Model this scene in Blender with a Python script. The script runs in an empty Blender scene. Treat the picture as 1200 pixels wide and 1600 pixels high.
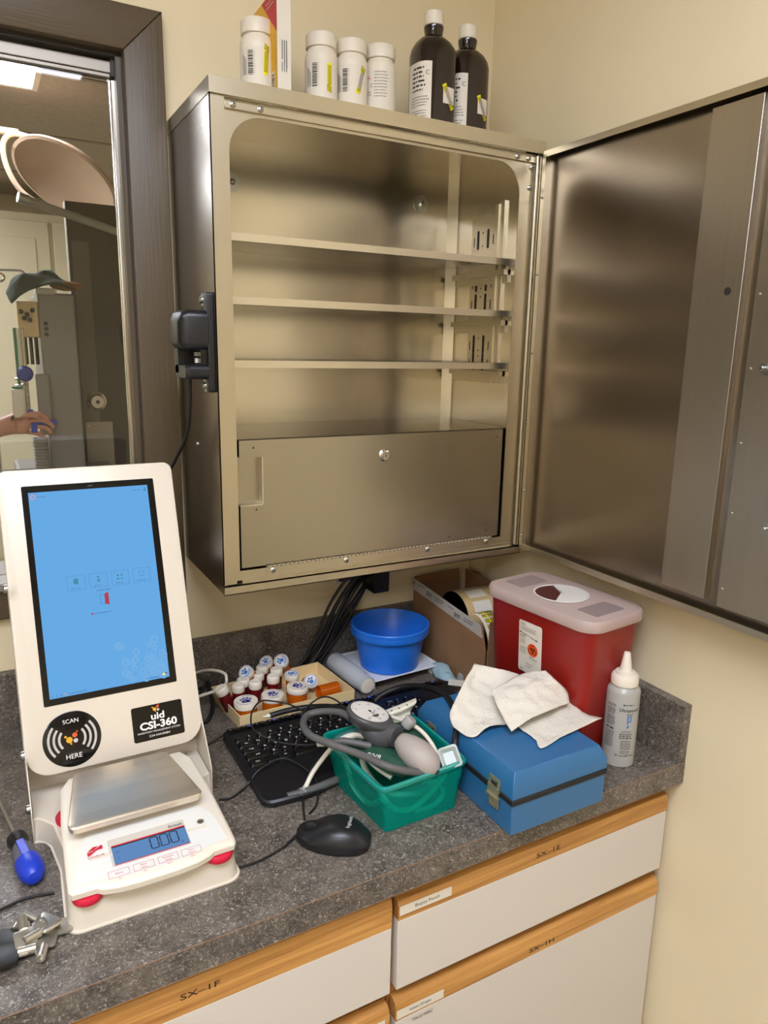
import bpy, bmesh, math, random
from math import sin, cos, pi, radians, sqrt
from mathutils import Matrix, Vector, noise
random.seed(7)
S = bpy.context.scene
C = S.collection

# ------------------------------------------------------------------ camera, world, exposure
cam = bpy.data.objects.new('camera', bpy.data.cameras.new('camera'))
C.objects.link(cam)
S.camera = cam
cam.data.sensor_fit = 'VERTICAL'
cam.data.sensor_height = 36
cam.data.lens = 25.3713
cam.data.clip_start = .01
cam.matrix_world = Matrix(((0.875660,0.089818,-0.474502,-0.97601),(-0.482547,0.201710,-0.852327,-1.33568),(0.019158,0.975318,0.219971,0.66168),(0,0,0,1)))
S.view_settings.view_transform = 'Standard'
S.view_settings.look = 'None'
S.view_settings.gamma = 1
S.view_settings.use_curve_mapping = False
S.view_settings.exposure = 1.25
w = bpy.data.worlds.new('world'); S.world = w; w.use_nodes = True
w.node_tree.nodes['Background'].inputs[0].default_value = (.9, .85, .78, 1)
w.node_tree.nodes['Background'].inputs[1].default_value = .25
LAMP = 9.0          # ceiling panels of this room
LAMP2 = 13         # ceiling panels of the room behind the glass

# ------------------------------------------------------------------ helpers
def T(x=0, y=0, z=0): return Matrix.Translation((x, y, z))
def RX(a): return Matrix.Rotation(radians(a), 4, 'X')
def RY(a): return Matrix.Rotation(radians(a), 4, 'Y')
def RZ(a): return Matrix.Rotation(radians(a), 4, 'Z')
def frame(o, ex, ey):                       # local x, y, z(normal) axes at o
    ex = Vector(ex).normalized(); ey = Vector(ey); ez = ex.cross(ey).normalized(); ey = ez.cross(ex)
    return Matrix(((ex.x, ey.x, ez.x, o[0]), (ex.y, ey.y, ez.y, o[1]), (ex.z, ey.z, ez.z, o[2]), (0, 0, 0, 1)))
def along(a, b, roll=0):                    # local z runs from a to b
    a = Vector(a); d = (Vector(b) - a).normalized()
    q = d.to_track_quat('Z', 'Y').to_matrix().to_4x4()
    return T(*a) @ q @ RZ(roll)
def lin(c):
    if isinstance(c, str):
        c = [int(c[i:i+2], 16)/255 for i in (0, 2, 4)]
    return tuple((v/12.92 if v <= .04045 else ((v+.055)/1.055)**2.4) for v in c)

def nmat(name):
    m = bpy.data.materials.new(name); m.use_nodes = True
    return m, m.node_tree.nodes, m.node_tree.links, m.node_tree.nodes['Principled BSDF']
def mapping(n, l, scale):
    tc = n.new('ShaderNodeTexCoord'); mp = n.new('ShaderNodeMapping')
    mp.inputs['Scale'].default_value = scale
    l.new(tc.outputs['Object'], mp.inputs[0]); return mp
def mat(name, col, rough=.5, metal=0, var=0, vscale=8, stretch=(1, 1, 1), bump=0, bscale=60, trans=0, emit=0, coat=0, alpha=None, spec=None, ior=None, sss=0, rvar=0):
    m, n, l, b = nmat(name)
    c = lin(col)
    b.inputs['Base Color'].default_value = (*c, 1)
    b.inputs['Roughness'].default_value = rough
    b.inputs['Metallic'].default_value = metal
    if trans: b.inputs['Transmission Weight'].default_value = trans
    if coat: b.inputs['Coat Weight'].default_value = coat; b.inputs['Coat Roughness'].default_value = .08
    if spec is not None: b.inputs['Specular IOR Level'].default_value = spec
    if ior: b.inputs['IOR'].default_value = ior
    if sss:
        b.inputs['Subsurface Weight'].default_value = sss; b.inputs['Subsurface Radius'].default_value = (.01, .005, .003); b.inputs['Subsurface Scale'].default_value = 1
    if emit:
        b.inputs['Emission Color'].default_value = (*c, 1); b.inputs['Emission Strength'].default_value = emit
    if var or bump or rvar:
        mp = mapping(n, l, stretch)
    if var or rvar:
        nz = n.new('ShaderNodeTexNoise'); nz.inputs['Scale'].default_value = vscale; nz.inputs['Detail'].default_value = 5
        l.new(mp.outputs[0], nz.inputs[0])
    if var:
        rp = n.new('ShaderNodeValToRGB')
        rp.color_ramp.elements[0].position = .3; rp.color_ramp.elements[1].position = .7
        rp.color_ramp.elements[0].color = (*[v*(1-var) for v in c], 1)
        rp.color_ramp.elements[1].color = (*[min(1, v*(1+var)) for v in c], 1)
        l.new(nz.outputs[0], rp.inputs[0]); l.new(rp.outputs[0], b.inputs['Base Color'])
    if rvar:
        mr = n.new('ShaderNodeMapRange'); mr.inputs['From Min'].default_value = .3; mr.inputs['From Max'].default_value = .7
        mr.inputs['To Min'].default_value = rough-rvar; mr.inputs['To Max'].default_value = rough+rvar
        l.new(nz.outputs[0], mr.inputs[0]); l.new(mr.outputs[0], b.inputs['Roughness'])
    if bump:
        bz = n.new('ShaderNodeTexNoise'); bz.inputs['Scale'].default_value = bscale; bz.inputs['Detail'].default_value = 4
        bp_ = n.new('ShaderNodeBump'); bp_.inputs['Strength'].default_value = bump; bp_.inputs['Distance'].default_value = .002
        l.new(mp.outputs[0], bz.inputs[0]); l.new(bz.outputs[0], bp_.inputs['Height']); l.new(bp_.outputs[0], b.inputs['Normal'])
    if alpha is not None:                   # thin see-through plastic or glass
        tr = n.new('ShaderNodeBsdfTransparent'); tr.inputs[0].default_value = (*lin(alpha[1]), 1)
        mx = n.new('ShaderNodeMixShader'); mx.inputs[0].default_value = alpha[0]
        out = n['Material Output']
        l.new(tr.outputs[0], mx.inputs[1]); l.new(b.outputs[0], mx.inputs[2]); l.new(mx.outputs[0], out.inputs[0])
    return m
def steel(name, col, rough, axis, rvar=.04, streak=.03, aniso=.5, big=0):
    """brushed sheet steel, grain along one axis, large soft waviness"""
    st = [180, 180, 180]; st[axis] = 3
    m, n, l, b = nmat(name)
    c = lin(col)
    b.inputs['Metallic'].default_value = 1
    mp = mapping(n, l, st)
    nz = n.new('ShaderNodeTexNoise'); nz.inputs['Scale'].default_value = 1.5; nz.inputs['Detail'].default_value = 3
    l.new(mp.outputs[0], nz.inputs[0])
    rp = n.new('ShaderNodeValToRGB')
    rp.color_ramp.elements[0].position = .25; rp.color_ramp.elements[1].position = .75
    rp.color_ramp.elements[0].color = (*[v*(1-streak) for v in c], 1); rp.color_ramp.elements[1].color = (*[v*(1+streak) for v in c], 1)
    l.new(nz.outputs[0], rp.inputs[0]); l.new(rp.outputs[0], b.inputs['Base Color'])
    mr = n.new('ShaderNodeMapRange'); mr.inputs['From Min'].default_value = .3; mr.inputs['From Max'].default_value = .7
    mr.inputs['To Min'].default_value = rough-rvar; mr.inputs['To Max'].default_value = rough+rvar
    l.new(nz.outputs[0], mr.inputs[0]); l.new(mr.outputs[0], b.inputs['Roughness'])
    mp2 = mapping(n, l, (1, 1, 1))
    bz = n.new('ShaderNodeTexNoise'); bz.inputs['Scale'].default_value = 3.5; bz.inputs['Detail'].default_value = 1
    l.new(mp2.outputs[0], bz.inputs[0])
    bp_ = n.new('ShaderNodeBump'); bp_.inputs['Strength'].default_value = 1; bp_.inputs['Distance'].default_value = .004+big
    l.new(bz.outputs[0], bp_.inputs['Height'])
    l.new(bp_.outputs[0], b.inputs['Normal'])
    return m

def catmull(pts, k=6):
    pts = [Vector(p) for p in pts]
    if len(pts) < 3: return pts
    e = [pts[0]*2-pts[1]] + pts + [pts[-1]*2-pts[-2]]
    out = []
    for i in range(1, len(e)-2):
        a, b, c, d = e[i-1:i+3]
        for j in range(k):
            t = j/k
            out.append(.5*((2*b) + (c-a)*t + (2*a-5*b+4*c-d)*t*t + (3*b-a-3*c+d)*t*t*t))
    out.append(pts[-1]); return out
def rrect(x0, x1, y0, y1, r, k=5):          # rounded rectangle, counter-clockwise; r = one radius or four (bl, br, tr, tl)
    if not hasattr(r, '__len__'): r = [r]*4
    P_ = []
    for (cx, cy, a0, q) in ((x0+r[0], y0+r[0], 180, r[0]), (x1-r[1], y0+r[1], 270, r[1]), (x1-r[2], y1-r[2], 0, r[2]), (x0+r[3], y1-r[3], 90, r[3])):
        for i in range(k+1):
            a = radians(a0+90*i/k); P_.append((cx+q*cos(a), cy+q*sin(a)))
    return P_
def inset(P_, d):                           # shrink a polygon by d (counter-clockwise outline)
    n = len(P_); out = []
    for i in range(n):
        a, b, c = Vector(P_[i-1]), Vector(P_[i]), Vector(P_[(i+1) % n])
        e1 = b-a; e2 = c-b
        if e1.length < 1e-7: e1 = e2
        if e2.length < 1e-7: e2 = e1
        e1.normalize(); e2.normalize()
        n1 = Vector((-e1.y, e1.x)); n2 = Vector((-e2.y, e2.x)); m_ = n1+n2
        if m_.length < 1e-6: m_ = n1
        m_.normalize(); s = max(.5, m_.dot(n1))
        out.append(tuple(b+m_*(d/s)))
    return out

class MB:
    def __init__(s): s.v = []; s.f = []; s.mi = []; s.mats = []; s.cur = 0; s.M = Matrix.Identity(4)
    def m(s, mt):
        if mt not in s.mats: s.mats.append(mt)
        s.cur = s.mats.index(mt); return s
    def at(s, M=None): s.M = M if M is not None else Matrix.Identity(4); return s
    def add(s, vs, fs):
        o = len(s.v)
        s.v += [tuple(s.M @ Vector(v)) for v in vs]
        s.f += [[o+i for i in f] for f in fs]; s.mi += [s.cur]*len(fs); return s
    def box(s, x0, x1, y0, y1, z0, z1):
        return s.add([(x0,y0,z0),(x1,y0,z0),(x1,y1,z0),(x0,y1,z0),(x0,y0,z1),(x1,y0,z1),(x1,y1,z1),(x0,y1,z1)],
                     [(0,3,2,1),(4,5,6,7),(0,1,5,4),(1,2,6,5),(2,3,7,6),(3,0,4,7)])
    def loft(s, loops, c0=True, c1=True, close=True):
        n = len(loops[0]); vs = [p for L in loops for p in L]; fs = []
        for i in range(len(loops)-1):
            for j in range(n if close else n-1):
                k = (j+1) % n
                fs.append((i*n+j, i*n+k, (i+1)*n+k, (i+1)*n+j))
        if c0: fs.append(tuple(range(n-1, -1, -1)))
        if c1: fs.append(tuple((len(loops)-1)*n+j for j in range(n)))
        return s.add(vs, fs)
    def prism(s, P_, z0, z1, b=0, b0=0):    # outline extruded in z, optional rounded top (b) and bottom (b0) edge
        L = []
        if b0: L += [[(x, y, z0) for x, y in inset(P_, b0)], [(x, y, z0+b0*.3) for x, y in inset(P_, b0*.3)], [(x, y, z0+b0) for x, y in P_]]
        else: L.append([(x, y, z0) for x, y in P_])
        if b: L += [[(x, y, z1-b) for x, y in P_], [(x, y, z1-b*.3) for x, y in inset(P_, b*.3)], [(x, y, z1) for x, y in inset(P_, b)]]
        else: L.append([(x, y, z1) for x, y in P_])
        return s.loft(L)
    def rbox(s, x0, x1, y0, y1, z0, z1, r=.003, b=.001, k=4):
        return s.prism(rrect(x0, x1, y0, y1, r, k), z0, z1, b, b)
    def lathe(s, prof, n=32, a0=0, a1=360, caps=True):
        full = abs(a1-a0-360) < 1e-6; m_ = n if full else n+1; L = []
        for r, z in prof:
            r = max(r, 1e-5)
            L.append([(r*cos(radians(a0+(a1-a0)*i/n)), r*sin(radians(a0+(a1-a0)*i/n)), z) for i in range(m_)])
        return s.loft(L, c0=full and caps, c1=full and caps, close=full)
    def cyl(s, r, z0, z1, n=24, b=0):
        if b: return s.lathe([(r-b, z0), (r, z0+b), (r, z1-b), (r-b, z1)], n)
        return s.lathe([(r, z0), (r, z1)], n)
    def bar(s, a, b_, r, n=12, r2=None):
        M0 = s.M; L_ = (Vector(b_)-Vector(a)).length; s.M = M0 @ along(a, b_)
        s.lathe([(r, 0), (r if r2 is None else r2, L_)], n); s.M = M0; return s
    def tube(s, pts, r, n=10, k=6, smooth=True):
        pts = catmull(pts, k) if smooth else [Vector(p) for p in pts]
        rs = r if hasattr(r, '__len__') else None
        t = (pts[1]-pts[0]).normalized(); up = Vector((0, 0, 1)) if abs(t.z) < .9 else Vector((1, 0, 0))
        nn = t.cross(up).normalized(); L = []
        for i, p in enumerate(pts):
            t2 = (pts[min(i+1, len(pts)-1)]-pts[max(i-1, 0)]).normalized()
            nn = (nn - t2*nn.dot(t2)).normalized(); bb = t2.cross(nn)
            rr = r if rs is None else rs[0]+(rs[1]-rs[0])*i/(len(pts)-1)
            L.append([tuple(p+nn*rr*cos(2*pi*j/n)+bb*rr*sin(2*pi*j/n)) for j in range(n)])
        return s.loft(L)
    def ell(s, c, rx, ry, rz, n=20, m_=12):
        M0 = s.M; s.M = M0 @ T(*c) @ Matrix.Diagonal((rx, ry, rz, 1))
        s.lathe([(sin(pi*i/m_), -cos(pi*i/m_)) for i in range(m_+1)], n); s.M = M0; return s
    def poly(s, P_, z=0): return s.add([(x, y, z) for x, y in P_], [tuple(range(len(P_)))])
    def quad(s, x0, x1, y0, y1, z=0): return s.poly([(x0, y0), (x1, y0), (x1, y1), (x0, y1)], z)
    def disc(s, cx, cy, r, z=0, n=24): return s.poly([(cx+r*cos(2*pi*i/n), cy+r*sin(2*pi*i/n)) for i in range(n)], z)
    def arc(s, cx, cy, r0, r1, a0, a1, z=0, n=16):
        vs = []; fs = []
        for i in range(n+1):
            a = radians(a0+(a1-a0)*i/n); vs += [(cx+r0*cos(a), cy+r0*sin(a), z), (cx+r1*cos(a), cy+r1*sin(a), z)]
        for i in range(n): fs.append((2*i, 2*i+1, 2*i+3, 2*i+2))
        return s.add(vs, fs)
    def line(s, a, b, w, z=0):
        a = Vector(a); b = Vector(b); d = (b-a).normalized(); q = Vector((-d.y, d.x))*w/2
        return s.poly([tuple(a-q), tuple(b-q), tuple(b+q), tuple(a+q)], z)
    def text(s, txt, x, y, h, z=0, sx=1, ang=0, bold=0, align='CENTER', wrap=None):
        cu = bpy.data.curves.new('t', 'FONT'); cu.body = txt; cu.size = h*1.38; cu.align_x = align; cu.align_y = 'CENTER'
        cu.resolution_u = 3; cu.offset = bold
        ob = bpy.data.objects.new('t', cu); C.objects.link(ob)
        bpy.context.view_layer.update()
        me = ob.to_mesh()
        R_ = Matrix.Rotation(radians(ang), 2)
        vs = []
        for v in me.vertices:
            q = R_ @ Vector((v.co.x*sx, v.co.y)); vs.append((x+q.x, y+q.y, z))
        fs = [tuple(p.vertices) for p in me.polygons]
        ob.to_mesh_clear(); bpy.data.objects.remove(ob); bpy.data.curves.remove(cu)
        if wrap: vs = [wrap(*v) for v in vs]
        return s.add(vs, fs)
    def scrib(s, x0, x1, y0, rows, pitch, h, z=0, wrap=None, fill=.85, rnd=None):   # rows of unreadably small print
        rnd = rnd or random
        for i in range(rows):
            x = x0; y = y0-i*pitch; end = x0+(x1-x0)*(fill+(1-fill)*rnd.random())
            while x < end:
                l_ = min(end-x, h*rnd.uniform(1.2, 4.5))
                n = max(1, int(l_/.003)); 
                for j in range(n):
                    a = x+l_*j/n; b = x+l_*(j+1)/n
                    vs = [(a, y, z), (b, y, z), (b, y+h, z), (a, y+h, z)]
                    if wrap: vs = [wrap(*v) for v in vs]
                    s.add(vs, [(0, 1, 2, 3)])
                x += l_+h*.7
        return s
    def patch(s, net, nu=28, nv=28, amp=0, sc=30, seed=0, th=0):
        rows = [catmull(r, 8) for r in net]
        m_ = len(rows[0]); cols = [catmull([r[j] for r in rows], 8) for j in range(m_)]
        n = len(cols[0]); vs = []
        for j in range(m_):
            for i in range(n):
                p = cols[j][i]
                if amp:
                    ed = min(1, .25+.75*min(i, n-1-i, j, m_-1-j)/4)
                    q = Vector((p.x*sc+seed, p.y*sc, p.z*sc))
                    d = (noise.noise_vector(q)*amp + noise.noise_vector(q*2.7)*amp*.45)*ed
                    p = p+d
                vs.append(tuple(p))
        fs = [(j*n+i, j*n+i+1, (j+1)*n+i+1, (j+1)*n+i) for j in range(m_-1) for i in range(n-1)]
        return s.add(vs, fs)
    def build(s, name, parent=None, bev=0, ang=32, solid=0, seg=2, sub=0):
        me = bpy.data.meshes.new(name)
        me.from_pydata(s.v, [], s.f)
        for mt in s.mats: me.materials.append(mt)
        for p, i in zip(me.polygons, s.mi): p.material_index = i; p.use_smooth = True
        me.update()
        me.set_sharp_from_angle(angle=radians(ang))
        o = bpy.data.objects.new(name, me); C.objects.link(o)
        if parent: o.parent = parent
        if solid:
            q = o.modifiers.new('s', 'SOLIDIFY'); q.thickness = solid; q.offset = 0
        if sub:
            q = o.modifiers.new('u', 'SUBSURF'); q.levels = q.render_levels = sub
        if bev:
            q = o.modifiers.new('b', 'BEVEL'); q.width = bev; q.segments = seg; q.limit_method = 'ANGLE'; q.angle_limit = radians(40)
        return o

def tag(o, label, cat, group=None, kind=None):
    o['label'] = label; o['category'] = cat
    if group: o['group'] = group
    if kind: o['kind'] = kind
    return o
def thing(name, label, cat, loc=(0, 0, 0), rz=0, group=None, M=None):
    o = bpy.data.objects.new(name, None); C.objects.link(o); o.empty_display_size = .02
    if M is not None: o.matrix_world = M
    else: o.location = loc; o.rotation_euler = (0, 0, radians(rz))
    return tag(o, label, cat, group)
def struct(o): o['kind'] = 'structure'; return o
def dup(root, M, label):
    r = root.copy(); C.objects.link(r); r.matrix_world = M; r['label'] = label
    for ch in list(root.children):
        c = ch.copy(); C.objects.link(c); c.parent = r
        for g in ch.children:
            d = g.copy(); C.objects.link(d); d.parent = c
    return r

# ------------------------------------------------------------------ materials
wall_m = mat('cream_wall_paint', 'e5d5b0', .55, bump=.25, bscale=45, var=.03, vscale=3)
ceil_m = mat('ceiling_tile', 'dedbd2', .9, bump=.3, bscale=200)
floor_m = mat('vinyl_floor', '8c8880', .4, var=.1, vscale=6)
trim_m = mat('grey_brown_trim_paint', '635850', .4, var=.08, vscale=10, stretch=(1, 1, 1), bump=.5, bscale=60)
trimv_m = mat('grey_brown_trim_paint_grain', '554733', .42, var=.04, vscale=6, stretch=(30, 30, 1.5), bump=.25, bscale=8)
trimh_m = mat('grey_brown_trim_paint_grain_level', '554733', .42, var=.04, vscale=6, stretch=(1.5, 30, 30), bump=.25, bscale=8)
dark_m = mat('dark_jamb_paint', '2c2624', .5)
black_m = mat('black_plastic', '17171a', .38)
blackg_m = mat('black_gloss', '08080a', .12)
rubber_m = mat('black_rubber', '141414', .5)
white_m = mat('white_powder_coat', 'd8cdbb', .35)
whitep_m = mat('white_plastic', 'e0d6c4', .4, sss=.05)
ink_m = mat('black_print', '1b1a1c', .6)
inkg_m = mat('grey_print', '6a6560', .6)
inkb_m = mat('blue_print', '1c1c8a', .5)
inkc_m = mat('pale_blue_print', '2b6fb5', .5)
red_m = mat('red_print', 'c01f35', .5)
yel_m = mat('yellow_sticker', 'f2e11c', .5)
paper_m = mat('paper_label', 'dcd3c2', .6)
st_out = steel('brushed_steel_side', 'aba396', .27, 2, rvar=.003, streak=.005, big=.002)
st_in = steel('brushed_steel_inside', 'c8c1b2', .22, 2, rvar=.008, streak=.015)
st_frame = steel('brushed_steel_frame', 'c6bda9', .34, 2, rvar=.003, streak=.005)
st_frameh = steel('brushed_steel_frame_level', 'c6bda9', .34, 0, rvar=.003, streak=.005)
st_shelf = steel('brushed_steel_shelf', 'a8a296', .27, 0, rvar=.003, streak=.005)
st_shelfedge = steel('brushed_steel_shelf_edge', 'd8cfbb', .38, 0, rvar=.003, streak=.005)
st_door = steel('brushed_steel_door', 'a2978a', .26, 1, rvar=.003, streak=.005, big=.004)
st_chan = steel('brushed_steel_channel', 'b8afa0', .38, 2, rvar=.02, streak=.04)
chrome_m = mat('chrome', 'd8d4cc', .15, metal=1)
zinc_m = mat('zinc', 'b8b9b4', .3, metal=1)
alu_m = mat('aluminium_track', 'a39c92', .45, metal=.7)

def counter_mat(name):
    m, n, l, b = nmat(name)
    mp = mapping(n, l, (1, 1, 1))
    a = n.new('ShaderNodeTexNoise'); a.inputs['Scale'].default_value = 26; a.inputs['Detail'].default_value = 8; a.inputs['Roughness'].default_value = .72
    f = n.new('ShaderNodeTexNoise'); f.inputs['Scale'].default_value = 260; f.inputs['Detail'].default_value = 3; f.inputs['Distortion'].default_value = 1.5
    g = n.new('ShaderNodeTexNoise'); g.inputs['Scale'].default_value = 90; g.inputs['Detail'].default_value = 6; g.inputs['Distortion'].default_value = 3
    for q in (a, f, g): l.new(mp.outputs[0], q.inputs[0])
    r1 = n.new('ShaderNodeValToRGB'); e = r1.color_ramp.elements
    e[0].position = .35; e[0].color = (*lin('39312a'), 1); e[1].position = .68; e[1].color = (*lin('70665a'), 1)
    l.new(a.outputs[0], r1.inputs[0])
    r2 = n.new('ShaderNodeValToRGB'); e = r2.color_ramp.elements
    e[0].position = .56; e[0].color = (0, 0, 0, 1); e[1].position = .74; e[1].color = (1, 1, 1, 1)
    l.new(f.outputs[0], r2.inputs[0])
    r3 = n.new('ShaderNodeValToRGB'); e = r3.color_ramp.elements
    e[0].position = .5; e[0].color = (0, 0, 0, 1); e[1].position = .7; e[1].color = (.55, .55, .55, 1)
    l.new(g.outputs[0], r3.inputs[0])
    m1 = n.new('ShaderNodeMixRGB'); m1.inputs[2].default_value = (*lin('8f877e'), 1)
    l.new(r3.outputs[0], m1.inputs[0]); l.new(r1.outputs[0], m1.inputs[1])
    m2 = n.new('ShaderNodeMixRGB'); m2.inputs[2].default_value = (*lin('b9b1a6'), 1)
    l.new(r2.outputs[0], m2.inputs[0]); l.new(m1.outputs[0], m2.inputs[1])
    l.new(m2.outputs[0], b.inputs['Base Color']); b.inputs['Roughness'].default_value = .42
    bp_ = n.new('ShaderNodeBump'); bp_.inputs['Strength'].default_value = .25; bp_.inputs['Distance'].default_value = .0008
    l.new(f.outputs[0], bp_.inputs['Height']); l.new(bp_.outputs[0], b.inputs['Normal'])
    return m
counter_m = counter_mat('slate_laminate')
def wood_mat(name, axis, c0='b07a3c', c1='7d4e20'):
    m, n, l, b = nmat(name)
    st = [70, 70, 70]; st[axis] = 3
    mp = mapping(n, l, st)
    a = n.new('ShaderNodeTexNoise'); a.inputs['Scale'].default_value = 1.4; a.inputs['Detail'].default_value = 6; a.inputs['Distortion'].default_value = .6
    l.new(mp.outputs[0], a.inputs[0])
    r = n.new('ShaderNodeValToRGB'); e = r.color_ramp.elements
    e[0].position = .3; e[0].color = (*lin(c1), 1); e[1].position = .62; e[1].color = (*lin(c0), 1)
    l.new(a.outputs[0], r.inputs[0]); l.new(r.outputs[0], b.inputs['Base Color']); b.inputs['Roughness'].default_value = .42
    bp_ = n.new('ShaderNodeBump'); bp_.inputs['Strength'].default_value = .2; bp_.inputs['Distance'].default_value = .0006
    l.new(a.outputs[0], bp_.inputs['Height']); l.new(bp_.outputs[0], b.inputs['Normal'])
    return m
wood_m = wood_mat('honey_oak', 0, 'c9934f', '9c6830')
woodv_m = wood_mat('honey_oak_upright', 2, 'b07a3c', '7d4e20')
mela_m = mat('white_melamine', 'd4cbc0', .4)
edge_m = mat('laminate_edge_line', '8a6a55', .5)
card_m = mat('brown_cardboard', '8f6a48', .85, var=.08, vscale=20)
blue_m = mat('blue_painted_steel', '2b6796', .36, var=.05, vscale=5, coat=.2)
gasket_m = mat('black_gasket', '131313', .6)
redbin_m = mat('red_sharps_plastic', '92150a', .42, sss=.1)
lid_m = mat('clear_pinkish_lid', 'cfb8ae', .35, alpha=(.72, 'f0d8d0'))
lidgrey_m = mat('frosted_grey_panel', '8f7d7a', .5)
teal_m = mat('teal_clear_plastic', '08b3a2', .22, alpha=(.30, '8ae6d8'))
clear_m = mat('clear_plastic', 'd8dcda', .2, alpha=(.35, 'f2f5f3'))
frost_m = mat('frosted_plastic', 'b9bcc0', .35, alpha=(.85, 'e8eaec'))
amber_m = mat('amber_plastic', 'd06a10', .25, alpha=(.6, 'f09a30'))
maroon_m = mat('dark_red_liquid_plastic', '5c0d10', .25)
cream_m = mat('cream_box_board', 'e3c996', .55)
bluebowl_m = mat('blue_bowl_plastic', '2070d8', .38, sss=.05)
greyd_m = mat('dark_grey_plastic', '4b4a4c', .42)
greyl_m = mat('light_grey_rubber', 'a59a92', .5)
hose_m = mat('grey_rubber_hose', '5a5856', .5)
green_m = mat('dark_green_nylon', '1c4a36', .7, bump=.6, bscale=400)
ivory_m = mat('ivory_vinyl', 'd8d3c0', .5)
tealcloth_m = mat('pale_blue_cloth', '9db7bc', .85)
towel_m = mat('paper_towel', 'd8d0c1', .9, bump=.8, bscale=260)
bottle_m = mat('dark_brown_glass', '1d0e0b', .1, coat=.4)
def glass_mat():
    m, n, l, b = nmat('window_glass')
    n.remove(b)
    tr = n.new('ShaderNodeBsdfTransparent'); tr.inputs[0].default_value = (.86, .86, .84, 1)
    gl = n.new('ShaderNodeBsdfGlossy'); gl.inputs['Roughness'].default_value = .02
    fr = n.new('ShaderNodeFresnel'); fr.inputs[0].default_value = 1.5
    mx = n.new('ShaderNodeMixShader')
    l.new(fr.outputs[0], mx.inputs[0]); l.new(tr.outputs[0], mx.inputs[1]); l.new(gl.outputs[0], mx.inputs[2])
    l.new(mx.outputs[0], n['Material Output'].inputs[0]); return m
glass_m = glass_mat()
def lamp_mat(name, s, c='fff1dc'):
    m, n, l, b = nmat(name); n.remove(b)
    e = n.new('ShaderNodeEmission'); e.inputs[0].default_value = (*lin(c), 1); e.inputs[1].default_value = s
    l.new(e.outputs[0], n['Material Output'].inputs[0]); return m
screen_m = lamp_mat('screen_blue', .40, '6aaee9')
screenp_m = lamp_mat('screen_pattern', .40, '79b4e8')
lcd_m = lamp_mat('lcd_backlight', .36, '6a95cc')
key_glint_m = mat('blue_key_glint', '5a68c8', .3)  # bluish reflection put into the key colour, no glow

# ------------------------------------------------------------------ the room
Zf, Zc = -.91, 1.62
XL, YF = -3.3, -3.4
b = MB().m(floor_m); b.box(XL-.1, .1, YF-.1, .12, Zf-.05, Zf); struct(b.build('floor'))
b = MB().m(ceil_m); b.box(XL-.1, .1, YF-.1, .12, Zc, Zc+.05); struct(b.build('ceiling'))
b = MB().m(wall_m); b.box(0, .1, YF-.1, .12, Zf, Zc); struct(b.build('wall_right'))
b = MB().m(wall_m); b.box(XL-.1, XL, YF-.1, .12, Zf, Zc); struct(b.build('wall_left'))
b = MB().m(wall_m); b.box(XL, 0, YF-.1, YF, Zf, Zc); struct(b.build('wall_front'))
WX0, WX1, WZ0, WZ1 = -2.1, -.7265, .262, 1.1194     # the glazed opening
b = MB().m(wall_m)
b.box(XL, WX0, 0, .12, Zf, Zc); b.box(WX1, 0, 0, .12, Zf, Zc)
b.box(WX0, WX1, 0, .12, Zf, WZ0); b.box(WX0, WX1, 0, .12, WZ1, Zc)
struct(b.build('wall_back'))
# casing round the opening: a window structure with parts
win = bpy.data.objects.new('window_1', None); C.objects.link(win); struct(win)
b = MB().m(trimv_m)
b.at(frame((0, 0, 0), (1, 0, 0), (0, 0, 1)))      # local (x, z) plane, normal -y
b.prism([(WX1-.004, WZ0-.06), (-.6675, WZ0-.06), (-.6675, 1.1815), (WX1-.004, 1.1155)], 0, .02, b=.003)
b.build('side_casing', win)
b = MB().m(trimv_m).at(frame((0, 0, 0), (1, 0, 0), (0, 0, 1)))
b.prism([(WX0-.06, WZ0-.06), (WX0+.004, WZ0-.06), (WX0+.004, 1.1155), (WX0-.06, 1.1815)], 0, .02, b=.003)
b.build('side_casing', win)
b = MB().m(trimh_m).at(frame((0, 0, 0), (1, 0, 0), (0, 0, 1)))
b.prism([(WX0+.004, 1.1155), (WX1-.004, 1.1155), (-.6675, 1.1815), (WX0-.06, 1.1815)], 0, .02, b=.003)
b.build('head_casing', win)
b = MB().m(trimh_m).box(WX0, WX1-.004, -.02, 0, WZ0-.06, WZ0-.0)
b.build('bottom_casing', win, bev=.003)
b = MB().m(alu_m).box(WX0, WX1, -.03, .12, WZ0-.008, WZ0+.006).build('sill', win, bev=.002)
b = MB().m(dark_m); b.box(WX1-.006, WX1, -.001, .12, WZ0, WZ1); b.box(WX0, WX0+.006, 0, .12, WZ0, WZ1); b.box(WX0, WX1, 0, .12, WZ1-.01, WZ1)
b.build('jamb', win)
b = MB().m(trimv_m).box(WX1-.014, WX1-.006, 0, .018, WZ0, WZ1-.01).build('stop_strip', win)
b = MB().m(alu_m); b.box(WX0, WX1-.012, .015, .034, 1.0885, 1.106); b.box(WX0, WX1-.02, .018, .03, 1.0825, 1.0885)
b.build('sliding_track', win, bev=.001)
b = MB().m(dark_m).box(WX1-.02, WX1-.006, .01, .05, 1.083, 1.112).build('track_end', win)
b = MB().m(glass_m).box(WX0+.01, -.74, .0245, .0285, WZ0+.006, 1.0825).build('pane', win)
b = MB().m(steel('scratched_strip', 'cfc8bc', .25, 2, rvar=.08, streak=.2)); b.box(-.7475, -.7285, .018, .034, WZ0+.006, 1.081)
b.build('edge_strip', win, bev=.002)

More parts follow.
